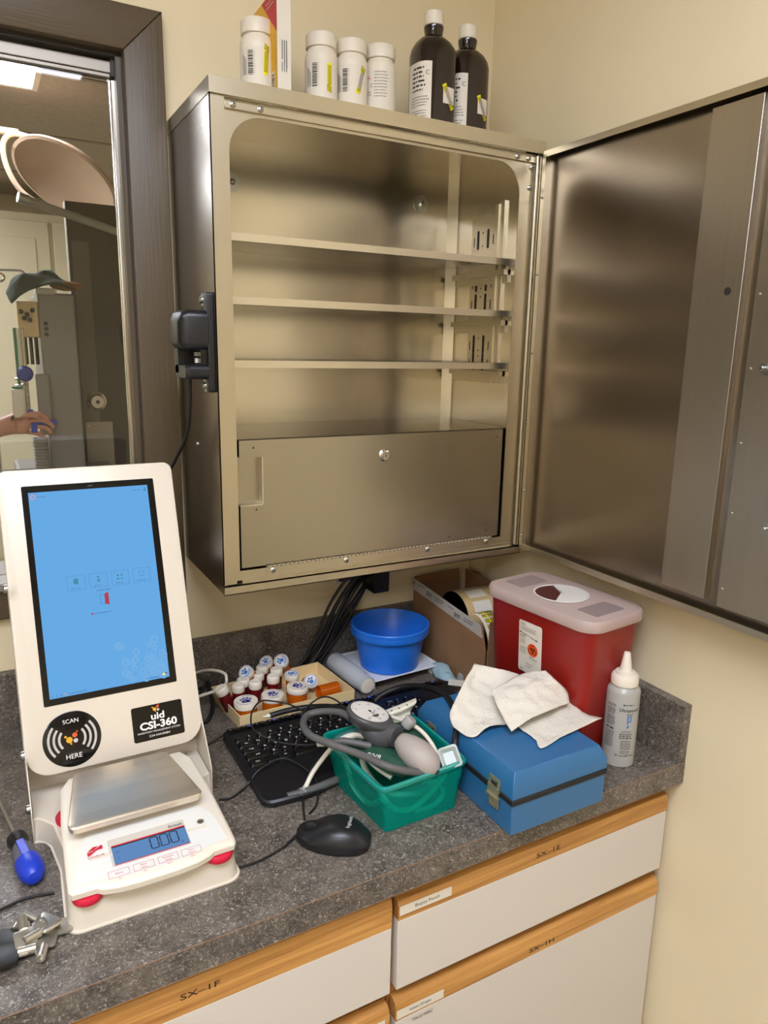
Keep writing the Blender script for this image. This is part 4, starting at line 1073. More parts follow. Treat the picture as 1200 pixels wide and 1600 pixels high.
# power strip and cables behind the bowls
pw = thing('power_adapter', 'black power adapter block in the wall outlet under the steel cabinet', 'power adapter', (-.28, 0, .2))
b = MB().m(black_m); b.box(-.285, -.2475, -.058, -.002, .155, .245); o = b.build('adapter_block', pw, bev=.003); o.location = (.28, 0, -.2)
ou = thing('wall_outlet', 'white wall outlet plate with purple socket beside the black adapter', 'outlet', (-.33, 0, .2))
b = MB().m(whitep_m); b.box(-.350, -.287, -.006, 0, .17, .26); o = b.build('plate', ou, bev=.002); o.location = (.33, 0, -.2)
b = MB().m(mat('purple_socket', '4a3560', .4)); b.box(-.343, -.30, -.009, -.006, .176, .245); o = b.build('socket', ou, bev=.001); o.location = (.33, 0, -.2)
cabs = [([(-.287, -.03, .19), (-.32, -.045, .175), (-.355, -.045, .12), (-.385, -.035, .05), (-.43, -.035, .012), (-.5, -.03, .006)], .0045),
        ([(-.287, -.025, .17), (-.31, -.035, .15), (-.345, -.028, .10), (-.372, -.028, .05), (-.41, -.028, .010), (-.46, -.028, .006)], .0045),
        ([(-.287, -.04, .22), (-.325, -.055, .20), (-.37, -.05, .14), (-.40, -.04, .07), (-.44, -.035, .02)], .0045),
        ([(-.287, -.02, .16), (-.315, -.03, .125), (-.35, -.03, .07), (-.385, -.03, .03), (-.40, -.03, .006)], .0040),
        ([(-.287, -.045, .235), (-.34, -.06, .21), (-.385, -.055, .15), (-.42, -.05, .07), (-.455, -.045, .02), (-.52, -.045, .008)], .0032),
        ([(-.287, -.03, .205), (-.33, -.04, .17), (-.365, -.04, .11), (-.395, -.045, .06), (-.43, -.050, .02), (-.45, -.045, .006)], .0032)]
for i, (P_, r_) in enumerate(cabs):
    cable('power_cable', P_, r_, rubber_m, ['thick black cord arching from the adapter to the counter', 'black cord dropping behind the blue bowls', 'black cord hanging farthest left below the outlet', 'short black cord under the adapter block', 'slim black cord bowing out left of the outlet', 'slim black cord lying behind the frosted tube'][i], 'cord')['group'] = 'black cords below the wall outlet'
cable('power_cable', [(-0.6337,0.0409,0.1), (-0.6413,0.0571,0.13), (-0.6471,0.0559,0.09), (-0.6309,0.0139,0.02), (-0.6485,-0.1021,0.008), (-0.6703,-0.1499,0.004), (-0.6861,-0.1526,0.003)], .004, rubber_m, 'black cord coiled between the kiosk and the cream tray', 'cord')
cable('power_cable', [(-.72, -.06, .02), (-.68, -.10, .03), (-.655, -.07, .03), (-.66, -.045, .015), (-.70, -.05, .01)], .003, rubber_m, 'black cord loop behind the kiosk beside the white cable', 'cord')

# ------------------------------------------------------------------ open cardboard box with label rolls
cbx = thing('cardboard_box', 'open brown cardboard box of label rolls in the corner', 'box', (-.1, -.16, 0))
bx0, bx1, by0, by1 = -.163, -.026, -.292, -.024
b = MB().m(card_m)
def wallp(P_, th_=.003):                     # a board with thickness from four corners
    a, b2, c_, d_ = [Vector(p) for p in P_]; n_ = (b2-a).cross(d_-a).normalized()*th_
    b.add([a, b2, c_, d_, a+n_, b2+n_, c_+n_, d_+n_], [(3, 2, 1, 0), (4, 5, 6, 7), (0, 1, 5, 4), (1, 2, 6, 5), (2, 3, 7, 6), (3, 0, 4, 7)])
wallp([(bx0, by1, 0), (bx0, by0, 0), (bx0, by0, .095), (bx0, by1, .125)])
wallp([(bx0, by1, .125), (bx0, by0, .095), (bx0-.001, by0+.012, .140), (bx0-.001, by1, .165)])
wallp([(bx0, by0, 0), (bx1, by0, 0), (bx1, by0, .152), (bx0+.006, by0, .152)])
wallp([(bx1, by0, 0), (bx1, by1, 0), (bx1, by1, .168), (bx1, by0, .165)])
wallp([(bx1, by1, 0), (bx0, by1, 0), (bx0, by1, .166), (bx1-.02, by1, .170)])
wallp([(bx0, by0, .001), (bx0, by1, .001), (bx1, by1, .001), (bx1, by0, .001)])
o = b.build('box_body', cbx); o.location = (.1, .16, 0)
b = MB().m(mat('grey_white_tape', 'bcb4a8', .5)).at(frame((bx0-.0045, 0, 0), (0, -1, 0), (0, 0, 1)))
tp = [(.024, .140), (.286, .118), (.278, .144), (.024, .166)]
b.poly(tp, 0)
b.m(ink_m)
for u, v in ((.092, .1465), (.198, .1345)): b.text('uid', u, v, .0125, z=.0004, ang=180-5, bold=.0002)
b.text('d', .028, .155, .011, z=.0004, ang=180); rn = random.Random(9)
for u0, u1, v in ((.115, .150, .147), (.115, .150, .142), (.222, .255, .138), (.222, .255, .133), (.05, .08, .156), (.165, .185, .144)): b.scrib(u0, u1, v, 1, .003, .0016, .0004, rnd=rn)
o = b.build('printed_tape', cbx); o.location = (.1, .16, 0)
rl = thing('label_roll', 'tan backing roll with blank white labels inside the cardboard box', 'label roll', M=T(-.128, -.132, .105) @ RY(90) @ RZ(0), group='rolls in the cardboard box')
b = MB().m(mat('tan_backing_paper', 'c9ac78', .6)).lathe([(.020, 0), (.055, 0), (.055, .090), (.020, .090), (.020, 0)], 56); b.build('roll_body', rl)
b = MB().m(blackg_m).lathe([(.0185, -.0006), (.0545, -.0006)], 48); b.build('roll_core', rl)
b = MB().m(paper_m)
for a0_ in (150, 186, 222):
    n = 8
    for i in range(n):
        a = radians(a0_+26*i/n); a2 = radians(a0_+26*(i+1)/n); r_ = .0554
        b.add([(r_*cos(a), r_*sin(a), .018), (r_*cos(a2), r_*sin(a2), .018), (r_*cos(a2), r_*sin(a2), .062), (r_*cos(a), r_*sin(a), .062)], [(0, 1, 2, 3)])
b.build('blank_label', rl)
ys = thing('sticker_roll', 'strip of yellow printed stickers curling over the cardboard box front', 'sticker strip', (-.12, -.25, 0), group='rolls in the cardboard box')
b = MB().m(paper_m); b2 = MB(); P0 = [(-.262+.262, 0, 0)]
cur = [(.100-.10, -.225, .146), (0, -.240, .150), (0, -.256, .147), (0, -.270, .137), (0, -.280, .122), (0, -.2855, .105), (0, -.287, .085)]
cr = catmull([(0, y, z) for _, y, z in cur], 4)
def strip(bb, x0, x1, off, i0, i1):
    vs = []; 
    for p in cr[i0:i1+1]: vs += [(x0, p.y, p.z), (x1, p.y, p.z)]
    vs = [(x, y-off, z+off) for x, y, z in vs]
    bb.add(vs, [(2*i, 2*i+1, 2*i+3, 2*i+2) for i in range(len(vs)//2-1)])
strip(b, -.153, -.112, 0, 0, len(cr)-1)
b.m(yel_m)
for i in range(0, len(cr)-2, 3): strip(b, -.146, -.112, .0006, i, i+2)
b.m(ink_m)
for i in range(0, len(cr)-2, 3):
    for k in range(3): strip(b, -.146+k*.0035, -.1445+k*.0035, .0010, i, i+2)
    for k in range(4): strip(b, -.132+k*.005, -.130+k*.005, .0010, i, i+2)
o = b.build('sticker_strip', ys, solid=.0003); o.location = (.12, .25, 0)

# ------------------------------------------------------------------ sharps container
SM = T(-.128, -.452, 0) @ RZ(6.5)
shp = thing('sharps_container', 'red sharps container with a clear pinkish lid near the corner', 'sharps container', M=SM)
b = MB().m(redbin_m)
def rr(hx, hy, r_, z): return [(x, y, z) for x, y in rrect(-hx, hx, -hy, hy, r_, 6)]
b.loft([rr(.052, .100, .018, .0), rr(.054, .102, .019, .003), rr(.0665, .116, .024, .236), rr(.0685, .118, .024, .242), rr(.064, .1135, .022, .242), rr(.050, .098, .018, .006)])
b.build('container_body', shp)
b = MB().m(lid_m)
b.loft([rr(.0735, .1235, .032, .236), rr(.0745, .1245, .033, .238), rr(.0745, .1245, .033, .250), rr(.0725, .1225, .032, .2545), rr(.069, .119, .030, .2555)], c0=False)
b.build('lid', shp)
b = MB().m(lidgrey_m)
b.prism(rrect(-.034, .034, .064, .104, .002), .2554, .2562); b.build('lid_window', shp)
MB().m(lidgrey_m).prism(rrect(-.040, .030, -.105, -.064, .002), .2554, .2562).build('lid_window', shp)
b = MB().m(mat('white_flap', 'ddd6cf', .4)).at(T(-.002, .002, .2558)).lathe([(.0455, 0), (.0475, .0008), (.0475, .0018), (.0445, .0020), (.044, .0006)], 48, caps=False)
b.lathe([(.003, .0006), (.0435, .0006), (.0435, .0020), (.003, .0030)], 30, -150, 60)
for k in range(14): 
    a = radians(-146+k*15.5); b.line((.004*cos(a), .004*sin(a)), (.042*cos(a), .042*sin(a)), .0006, .0034)
b.build('turntable', shp)
b = MB().m(mat('dark_opening', '4a0e0c', .6)).at(T(-.002, .002, .2558)).arc(0, 0, .001, .044, 58, 212, .0004, 24); b.build('drop_opening', shp)
# label on the long left face (faces -x); u runs towards the viewer (-y)
LU, LV = -.0335, .0155
def LW(u, v, w_=0):                            # face leans outwards
    k = .054+(.0665-.054)*(v+LV)/.236; return (-k-.0012-w_, -(u+LU), v+LV)
b = MB().m(paper_m); lab = rrect(-.016+.016, .045, .108, .202, .004, 3)
lab = rrect(-.001, .0515, .104, .198, .004, 3)
b.add([LW(u, v) for u, v in lab], [tuple(range(len(lab)))])
class LMB(MB):
    pass
Lb = MB(); Lb.m(mat('biohazard_orange', 'e8541c', .5)).disc(.0315, .1500, .0118, .0004, 30)
Lb.m(ink_m)
for a0_ in (90, 210, 330):
    cx_, cy_ = .0315+.0042*cos(radians(a0_)), .1500+.0042*sin(radians(a0_)); Lb.arc(cx_, cy_, .0040, .0052, a0_-155+0, a0_+155, .0006, 18)
    Lb.line((.0315, .150), (.0315+.003*cos(radians(a0_+180)), .150+.003*sin(radians(a0_+180))), .0011, .0006)
Lb.arc(.0315, .150, .0032, .0042, 0, 360, .0006, 18)
Lb.line((.002, .1765), (.017, .1740), .0011, .0006).line((.026, .1725), (.041, .1700), .0011, .0006)
Lb.poly([(.000, .1768), (.004, .1783), (.0035, .1743)], .0006).poly([(.043, .1697), (.039, .1722), (.0385, .1684)], .0006)
Lb.text('FILL', .0215, .1735, .0026, z=.0006).text('Biohazard', .0335, .1345, .0032, z=.0006, ang=-8)
rn = random.Random(21)
Lb.m(inkg_m); Lb.scrib(.002, .012, .198, 1, .003, .001, .0006, rnd=rn).scrib(.002, .016, .193, 2, .003, .001, .0006, rnd=rn).scrib(.002, .040, .1865, 3, .0028, .0009, .0006, rnd=rn)
Lb.scrib(.002, .017, .171, 2, .003, .0013, .0006, rnd=rn).scrib(.002, .015, .164, 4, .0026, .0008, .0006, rnd=rn).scrib(.002, .018, .1495, 5, .0026, .0008, .0006, rnd=rn)
Lb.scrib(.017, .036, .121, 1, .003, .001, .0006, rnd=rn).scrib(.017, .030, .116, 1, .003, .001, .0006, rnd=rn).scrib(.002, .012, .110, 3, .003, .001, .0006, rnd=rn)
o_ = len(b.v)
for mt in Lb.mats: b.m(mt)
b.v += [LW(x, y, z) for x, y, z in Lb.v]; b.f += [[i+o_ for i in f] for f in Lb.f]; b.mi += [b.mats.index(Lb.mats[i]) for i in Lb.mi]
b.build('warning_label', shp)

# ------------------------------------------------------------------ gel bottle
gb = thing('gel_bottle', 'clear ultrasound gel squeeze bottle with white cone nozzle at the counter edge', 'bottle', (-.099, -.578, 0))
gelm = mat('gel_plastic', 'b9b6ae', .25, alpha=(.78, 'e6e6e0'))
r = .0265
MB().m(gelm).lathe([(.0245, 0), (r, .002), (r, .128), (.0250, .1325), (.0205, .1365), (.0185, .1390)], 40).build('body', gb)
MB().m(whitep_m).lathe([(.0205, .1385), (.0218, .1395), (.0218, .1520), (.0195, .1560), (.0158, .1572), (.0158, .1600), (.0130, .1610), (.0100, .1612), (.0052, .191), (.0045, .1925), (.0030, .1930)], 40).build('nozzle_cap', gb)
fa = math.degrees(math.atan2(-1.336+.578, -.976+.099)); W_ = wrapc(r+.0003, fa)
b = MB().m(ink_m); rn = random.Random(31)
b.text('Ultrasound', .0135, .1025, .0058, z=0, wrap=W_, sx=.95, bold=.0001).text('Gel', .0135, .0955, .0056, z=0, wrap=W_)
b.add([W_(.0020, .1105), W_(.0045, .1105), W_(.0045, .113), W_(.0020, .113)], [(0, 1, 2, 3)])
b.m(inkg_m).scrib(.0055, .0220, .1108, 1, .003, .0022, 0, W_, rnd=rn)
b.m(inkc_m)
for (x0, x1, y0, y1) in ((.0100, .0170, .0905, .0920), (.0100, .0120, .078, .0905), (.0152, .0170, .082, .0905)): b.add([W_(x0, y0), W_(x1, y0), W_(x1, y1), W_(x0, y1)], [(0, 1, 2, 3)])
b.add([W_(.0100, .070), W_(.0145, .0745), W_(.0125, .077), W_(.0100, .0745)], [(0, 1, 2, 3)]); b.m(ink_m).text('o', .0137, .0835, .004, z=0, wrap=W_)
b.m(ink_m).scrib(.002, .0215, .0655, 2, .0028, .0009, 0, W_, rnd=rn).scrib(.000, .0215, .0592, 3, .0032, .0016, 0, W_, rnd=rn).scrib(.003, .0215, .0480, 6, .0029, .0011, 0, W_, rnd=rn).scrib(.003, .0215, .0295, 2, .0028, .001, 0, W_, rnd=rn)
b.text('8.5 oz (250 mL)', .0110, .0225, .0035, z=0, wrap=W_, bold=.0001)
for (y_, n_) in ((.109, 2), (.1015, 4), (.088, 6)): b.m(ink_m).scrib(-.0245, -.0085, y_, n_, .0029, .0013, 0, W_, rnd=rn)
b.scrib(-.0245, -.0085, .0665, 1, .003, .0026, 0, W_, rnd=rn).scrib(-.0245, -.0085, .0620, 10, .0030, .0011, 0, W_, rnd=rn)
b.build('printed_label', gb)

# ------------------------------------------------------------------ blue tin box
bb = thing('blue_case', 'blue metal case with black gasket and side latch at the counter edge', 'case', (-.295, -.53, 0))
def bl(b, name, par=bb, **k):
    o = b.build(name, par, **k)
    if par is bb: o.location = (.295, .53, 0)
    return o
X0, X1, Y0, Y1 = -.3845, -.2065, -.6535, -.402
b = MB().m(blue_m).box(X0+.001, X1-.001, Y0+.001, Y1, .0008, .048); bl(b, 'case_body', bev=.0015)
b = MB().m(gasket_m).box(X0-.0012, X1+.0012, Y0-.0012, Y1, .048, .0565); bl(b, 'gasket', bev=.0015)
b = MB().m(blue_m)
def q4(d, z): return [(X0+d, Y0+d, z), (X1-d, Y0+d, z), (X1-d, Y1-d, z), (X0+d, Y1-d, z)]
b.loft([q4(0, .0565), q4(0, .0745), q4(.0095, .0935)])
lidb = bl(b, 'case_lid', bev=.001)
def latch(yc, z0_, top):
    b = MB().m(mat('nickel_latch', 'b5aa8e', .35, metal=.7)).at(frame((X0-.0012, 0, 0), (0, -1, 0), (0, 0, 1)))
    b.prism(rrect(yc-.0125, yc+.0125, .0510, .0735, .003), 0, .0012); b.prism(rrect(yc-.0105, yc+.0115, .026, .0480, .002), 0, .0012)
    b.prism(rrect(yc-.012, yc+.0125, .0440, .0600, .002), .002, .0034); b.box(yc-.012, yc+.0125, .0435, .0465, .0, .006)
    b.m(dark_m).box(yc-.006, yc+.007, .0605, .0665, .0012, .0016)
    b.m(chrome_m)
    for u, v in ((yc-.009, .0705), (yc+.009, .0690), (yc-.008, .0300), (yc+.008, .0300)): b.prism([(u+.0017*cos(i*pi/4), v+.0017*sin(i*pi/4)) for i in range(8)], .001, .002)
    bl(b, 'latch')
latch(.6145, 0, 0); latch(.447, 0, 0)

# ------------------------------------------------------------------ crumpled paper towel
tw = thing('paper_towel', 'crumpled white paper towel draped over the blue case', 'paper towel', (-.29, -.52, .094))
b = MB().m(towel_m)
b.patch([[(-0.2907,-0.4285,0.15), (-0.2761,-0.4497,0.15), (-0.2409,-0.4654,0.14), (-0.2024,-0.4705,0.12), (-0.1854,-0.5033,0.112)],
         [(-0.3253,-0.4506,0.138), (-0.2929,-0.4563,0.13), (-0.2662,-0.4819,0.124), (-0.2242,-0.4973,0.11), (-0.1847,-0.5188,0.105)],
         [(-0.3534,-0.4705,0.124), (-0.3263,-0.4852,0.12), (-0.2948,-0.503,0.112), (-0.2557,-0.5232,0.101), (-0.1886,-0.5358,0.1)],
         [(-0.3795,-0.4868,0.108), (-0.3577,-0.5095,0.106), (-0.3203,-0.5286,0.105), (-0.2836,-0.5461,0.099), (-0.2427,-0.5513,0.098)],
         [(-0.386,-0.5078,0.096), (-0.3767,-0.5451,0.0965), (-0.3435,-0.543,0.105), (-0.3008,-0.5441,0.098), (-0.2683,-0.5586,0.097)]], amp=.0045, sc=48, seed=3)
b.patch([[(-0.2764,-0.5123,0.112), (-0.2369,-0.5201,0.112), (-0.2002,-0.517,0.11), (-0.1726,-0.53,0.105)],
         [(-0.2904,-0.5308,0.102), (-0.2533,-0.545,0.102), (-0.2108,-0.548,0.102), (-0.1743,-0.5574,0.1)],
         [(-0.2969,-0.5625,0.0975), (-0.2768,-0.5833,0.0975), (-0.2425,-0.5877,0.0985), (-0.1758,-0.5775,0.101)],
         [(-0.2904,-0.589,0.0965), (-0.3039,-0.6161,0.0965), (-0.2533,-0.6066,0.098), (-0.1653,-0.5987,0.102)]], amp=.003, sc=55, seed=8)
b.patch([[(-0.309,-0.4994,0.138), (-0.259,-0.4878,0.142), (-0.2255,-0.4873,0.146), (-0.2007,-0.501,0.15)],
         [(-0.3165,-0.5217,0.128), (-0.2724,-0.5178,0.138), (-0.2324,-0.5167,0.142), (-0.198,-0.5236,0.142)],
         [(-0.3208,-0.5442,0.116), (-0.2779,-0.5411,0.128), (-0.2376,-0.5391,0.132), (-0.1841,-0.5358,0.124)],
         [(-0.3246,-0.5715,0.106), (-0.292,-0.5698,0.116), (-0.2507,-0.5659,0.118), (-0.193,-0.5539,0.114)]], amp=.004, sc=60, seed=15)
o = b.build('towel_sheet', tw, ang=80, solid=.0006); o.location = (.29, .52, -.094)

# pale cloth and a clear cup behind the keyboard
t = thing('wipe_cloth', 'small pale blue crumpled cloth beside the white stand', 'cloth', (-.19, -.2, 0))
b = MB().m(tealcloth_m)
b.patch([[(-0.199,-0.1521,0.018), (-0.1836,-0.1723,0.026), (-0.1718,-0.1789,0.022)], [(-0.2067,-0.1721,0.012), (-0.2007,-0.2103,0.024), (-0.1841,-0.2164,0.016)], [(-0.21,-0.1899,0.006), (-0.2116,-0.2319,0.016), (-0.1857,-0.2374,0.01)]], amp=.004, sc=70, seed=4)
o = b.build('cloth_sheet', t, ang=80, solid=.0008); o.location = (.19, .2, 0)
t = thing('plastic_dome', 'small round clear plastic cap beside the paper towel', 'cap', (-0.1622,-0.2178,0.002))
MB().m(clear_m).lathe([(.011, 0), (.012, .002), (.010, .012), (.006, .015), (.001, .0155)], 24).build('cap_body', t)
t = thing('paper_scrap', 'small cream paper scrap at the keyboard right corner', 'paper', (-0.201,-0.2601,0.004))
MB().m(ivory_m).at(RZ(-40)).box(-.02, .02, -.012, .012, .017, .018).build('paper_sheet', t)

# ------------------------------------------------------------------ teal bin with blood pressure gear
tb = thing('teal_bin', 'translucent teal plastic bin full of tubing on the counter', 'bin', (-.478, -.49, 0))
base = [(-.5345, -.5655), (-.4135, -.5625), (-.4155, -.4245), (-.5465, -.4245)]
rim = [(-.5465, -.5735), (-.3975, -.5650), (-.3995, -.3985), (-.5595, -.4000)]
def rc4(P_, r_, z, k=4):
    out = []
    n = 4
    for i in range(4):
        a, b2, c_ = Vector(P_[i-1]), Vector(P_[i]), Vector(P_[(i+1) % 4]); u = (a-b2).normalized(); v = (c_-b2).normalized()
        for j in range(k+1):
            t_ = j/k; p0 = b2+u*r_; p1 = b2+v*r_; q_ = p0*(1-t_)**2+b2*2*t_*(1-t_)+p1*t_**2; out.append((q_.x, q_.y, z))
    return out
def mix4(A1, B1, t_): return [tuple(Vector(a).lerp(Vector(b2), t_)) for a, b2 in zip(A1, B1)]
b = MB().m(teal_m)
i4 = lambda P_, d: inset(P_, d)
b.loft([rc4(base, .006, .001), rc4(mix4(base, rim, .50), .010, .048), rc4(mix4(base, rim, .66), .011, .0485), rc4(mix4(base, rim, .80), .012, .0690), rc4(rim, .014, .0700), rc4(i4(rim, -.0004), .014, .0745), rc4(i4(rim, .0045), .012, .0755), rc4(i4(mix4(base, rim, .80), .0018), .011, .0705), rc4(i4(mix4(base, rim, .62), .0018), .010, .0490), rc4(i4(mix4(base, rim, .48), .0018), .010, .0470), rc4(i4(base, .002), .005, .0035)])
o = b.build('bin_body', tb); o.location = (.478, .49, 0)
b = MB().m(mat('teal_rim_plastic', '07867a', .25, coat=.3))
b.loft([rc4(i4(rim, -.0012), .015, .0690), rc4(i4(rim, -.0022), .016, .0715), rc4(i4(rim, -.0018), .016, .0750), rc4(i4(rim, .0005), .014, .0768), rc4(i4(rim, .0030), .012, .0762), rc4(i4(rim, .0046), .012, .0735), rc4(i4(rim, .0046), .012, .0700), rc4(i4(rim, -.0012), .015, .0690)], c0=False, c1=False)
o = b.build('bin_rim', tb); o.location = (.478, .49, 0)
# sphygmomanometer
GC = Vector((-0.5025,-0.4515,0.122)); BC = Vector((-0.4684,-0.5338,0.088))
sg_ = thing('sphygmomanometer', 'grey aneroid blood pressure gauge with beige squeeze bulb lying in the teal bin', 'blood pressure gauge', (GC.x, GC.y, 0))
OFF = Vector((-GC.x, -GC.y, 0))
def sg2(b, name, **k):
    o = b.build(name, k.pop('par', sg_), **k); o.location = OFF; return o
dirv = (BC-GC); dxy = Vector((dirv.x, dirv.y, 0)).normalized()
nrm = Vector((.245, -.10, .965)).normalized()
ax_ = (dxy-nrm*dxy.dot(nrm)).normalized()
GM = frame(GC, ax_, nrm.cross(ax_))             # x towards the bulb, z dial normal
b = MB().m(greyd_m).at(GM)
gl = []
def gloop(s, z, ext):
    P_ = []
    for i in range(40):
        a = 2*pi*i/40; x = .0345*s*cos(a); y = .0345*s*sin(a)
        if cos(a) > 0: x += ext*cos(a)**2; y *= (1-.32*cos(a)**2)
        P_.append((x, y, z))
    return P_
b.loft([gloop(.62, -.020, .004), gloop(.80, -.016, .008), gloop(.98, -.006, .012), gloop(1.02, -.002, .013), gloop(1.0, .001, .012), gloop(.93, .0025, .004)])
# handle towards the bulb
hp = [GC + ax_*.005 - nrm*.014, GC + ax_*.03 - nrm*.022, GC.lerp(BC, .48)-Vector((0, 0, .004)), GC.lerp(BC, .60)]
sg2(b, 'gauge_housing', ang=50)
b = MB().m(greyd_m).tube(hp, [.0200, .0160], 20, 8); sg2(b, 'handle', ang=60)
b = MB().m(mat('dial_white', 'ddd8d0', .35)).at(GM).disc(0, 0, .0300, .0028, 48)
b.m(inkg_m)
for i in range(31):
    a = radians(-50+i*280/30); r0 = .0255 if i % 5 == 0 else .0268; b.line((r0*cos(a), r0*sin(a)), (.0285*cos(a), .0285*sin(a)), .0005 if i % 5 else .0009, .0031)
for i, tx in enumerate(('40', '80', '120', '160', '200', '240', '280')): a = radians(230-i*280/6); b.text(tx, .0215*cos(a), .0215*sin(a), .0034, z=.0031, ang=-90)
b.m(inkb_m).text('mmHg', 0.004, .006, .0036, z=.0031, ang=-60)
b.m(ink_m).line((-.003, .0), (.019, -.004), .0008, .0036).disc(0, 0, .0024, .0038, 14)
b.m(ink_m).disc(0.0, 0, .0020, .0039, 14)
sg2(b, 'dial')
b = MB().m(mat('knob_grey', '9b9894', .45)).at(frame((-0.4511,-0.4854,0.112), (1, 0, 0), (0, 1, 0)) @ RY(35) @ RX(15)).lathe([(.0085, -.010), (.0092, -.008), (.0092, .004), (.0080, .006)], 24); sg2(b, 'air_valve_knob')
bd = (BC-GC).normalized(); b0 = BC-bd*.034
b = MB().m(greyl_m).at(along(b0, BC+bd*.04)).lathe([(.0105, 0), (.0135, .004), (.0190, .016), (.0228, .032), (.0232, .044), (.0205, .058), (.0145, .068), (.0075, .0735), (.002, .0745)], 36); sg2(b, 'squeeze_bulb', ang=60)
b = MB().m(rubber_m).at(along(BC+bd*.034, BC+bd*.05)).lathe([(.004, 0), (.004, .008), (.002, .0085)], 14); sg2(b, 'intake_valve')
b = MB().m(hose_m).tube([(-0.5143,-0.4813,0.085), (-.5457, -.4588, .090), (-0.5642,-0.4534,0.09), (-0.5752,-0.4478,0.09)], .0052, 14)
b.m(mat('clear_connector', 'c9c7bf', .25)).bar((-0.5752,-0.4478,0.09), (-0.5838,-0.4415,0.089), .0062, 14); sg2(b, 'short_hose')
# loose hoses
def hose(pts, r_, m_, label, cat='tubing', name='rubber_hose', grp='tubing in and around the teal bin'):
    o = tag(MB().m(m_).tube(pts, r_, 14, 10).build(name), label, cat, grp); return o
hose([(-0.4739,-0.5611,0.074), (-0.5097,-0.5586,0.088), (-.5291, -.547, .095), (-0.549,-0.5074,0.096), (-0.5798,-0.4646,0.1), (-0.5915,-0.4305,0.098), (-0.5871,-0.3951,0.095), (-0.5694,-0.3686,0.094), (-0.5494,-0.3732,0.098), (-0.5287,-0.4005,0.105), (-0.5231,-0.4298,0.108)], .0055, hose_m, 'thick grey hose curling from the gauge round to the bin front')
hose([(-0.5816,-0.2302,0.03), (-0.5392,-0.2384,0.036), (-0.5018,-0.2658,0.045), (-0.4899,-0.3193,0.065), (-0.4932,-0.3744,0.085)], .0050, rubber_m, 'black hose with a white tip lying on the keyboard towards the vial tray')
tag(MB().m(whitep_m).bar((-0.5806,-0.2307,0.03), (-0.5881,-0.2284,0.0295), .0035, 12).bar((-0.5881,-0.2284,0.0295), (-0.5935,-0.2272,0.029), .0018, 10).build('hose_connector'), 'small white luer tip on the black hose end over the keyboard', 'connector')
hose([(-0.398,-0.2753,0.035), (-0.3775,-0.2741,0.045), (-0.3473,-0.2915,0.06), (-0.3304,-0.3406,0.078), (-0.3336,-0.4,0.092), (-0.3513,-0.4567,0.098), (-0.3696,-0.4928,0.092), (-0.3924,-0.5234,0.083), (-0.3978,-0.5291,0.066)], .0052, rubber_m, 'thick black hose arching over the keyboard down into the bin right corner')
hose([(-0.6017,-0.4341,0.012), (-0.5821,-0.4227,0.03), (-0.5549,-0.4219,0.058), (-0.5435,-0.4366,0.08), (-0.5258,-0.4444,0.088), (-0.5092,-0.4612,0.088), (-0.4949,-0.4696,0.08)], .0036, whitep_m, 'white tubing hanging over the bin left side to a luer connector')
hose([(-0.5575,-0.439,0.07), (-0.5439,-0.4441,0.084), (-0.5224,-0.4464,0.086), (-0.5025,-0.4632,0.083), (-0.495,-0.4779,0.078)], .0034, whitep_m, 'second white tube lying beside the hanging one over the bin rim')
tag(MB().m(clear_m).at(along((-0.6001,-0.4328,0.014), (-0.6101,-0.4393,0.008))).lathe([(.0045, 0), (.0045, .006), (.0075, .006), (.0075, .008), (.004, .009), (.004, .013), (.006, .014), (.003, .016)], 16).build('luer_connector'), 'clear luer connector at the end of the hanging white tube', 'connector')
hose([(-0.63,-0.4353,0.0085), (-0.599,-0.4376,0.01), (-0.5665,-0.4357,0.011), (-0.5457,-0.4329,0.012)], .0060, hose_m, 'short thick grey tube end resting against the keyboard front')
hose([(-0.4576,-0.4421,0.1), (-0.4445,-0.475,0.102), (-0.4355,-0.5018,0.096), (-0.4319,-0.5254,0.084), (-0.4366,-0.5472,0.074)], .0032, whitep_m, 'white tube arching from the gauge to the bin front right')
hose([(-0.4207,-0.4459,0.085), (-0.4268,-0.4658,0.082), (-0.4303,-0.4945,0.078), (-0.4259,-0.5062,0.07)], .0030, whitep_m, 'short white tube ending upward behind the squeeze bulb')
hose([(-0.5246,-0.4598,0.07), (-0.523,-0.4881,0.07), (-0.5184,-0.5096,0.066), (-0.5058,-0.5294,0.058)], .0040, whitep_m, 'white tubing bundle beneath the thick grey hose')
hose([(-0.4995,-0.4152,0.055), (-0.5158,-0.4647,0.04), (-0.5026,-0.5021,0.02), (-0.4642,-0.5308,0.02), (-0.4166,-0.5266,0.03), (-0.4023,-0.5212,0.05)], .0045, ivory_m, 'coiled white tube seen through the teal bin wall')
hose([(-.532, -.53, .055), (-.520, -.551, .03), (-.49, -.5545, .016), (-.455, -.553, .030), (-.425, -.549, .055), (-.418, -.53, .062)], .0042, ivory_m, 'looped ivory tube pressed against the inside of the bin front wall')
hose([(-.538, -.44, .050), (-.540, -.475, .022), (-.534, -.515, .016), (-.528, -.545, .040)], .0040, whitep_m, 'white tube running low along the inside of the bin left wall')
hose([(-.470, -.5535, .056), (-.445, -.5525, .046), (-.430, -.5515, .024), (-.446, -.5525, .009), (-.48, -.5525, .009)], .0036, whitep_m, 'small white tube curl low inside the bin front right')
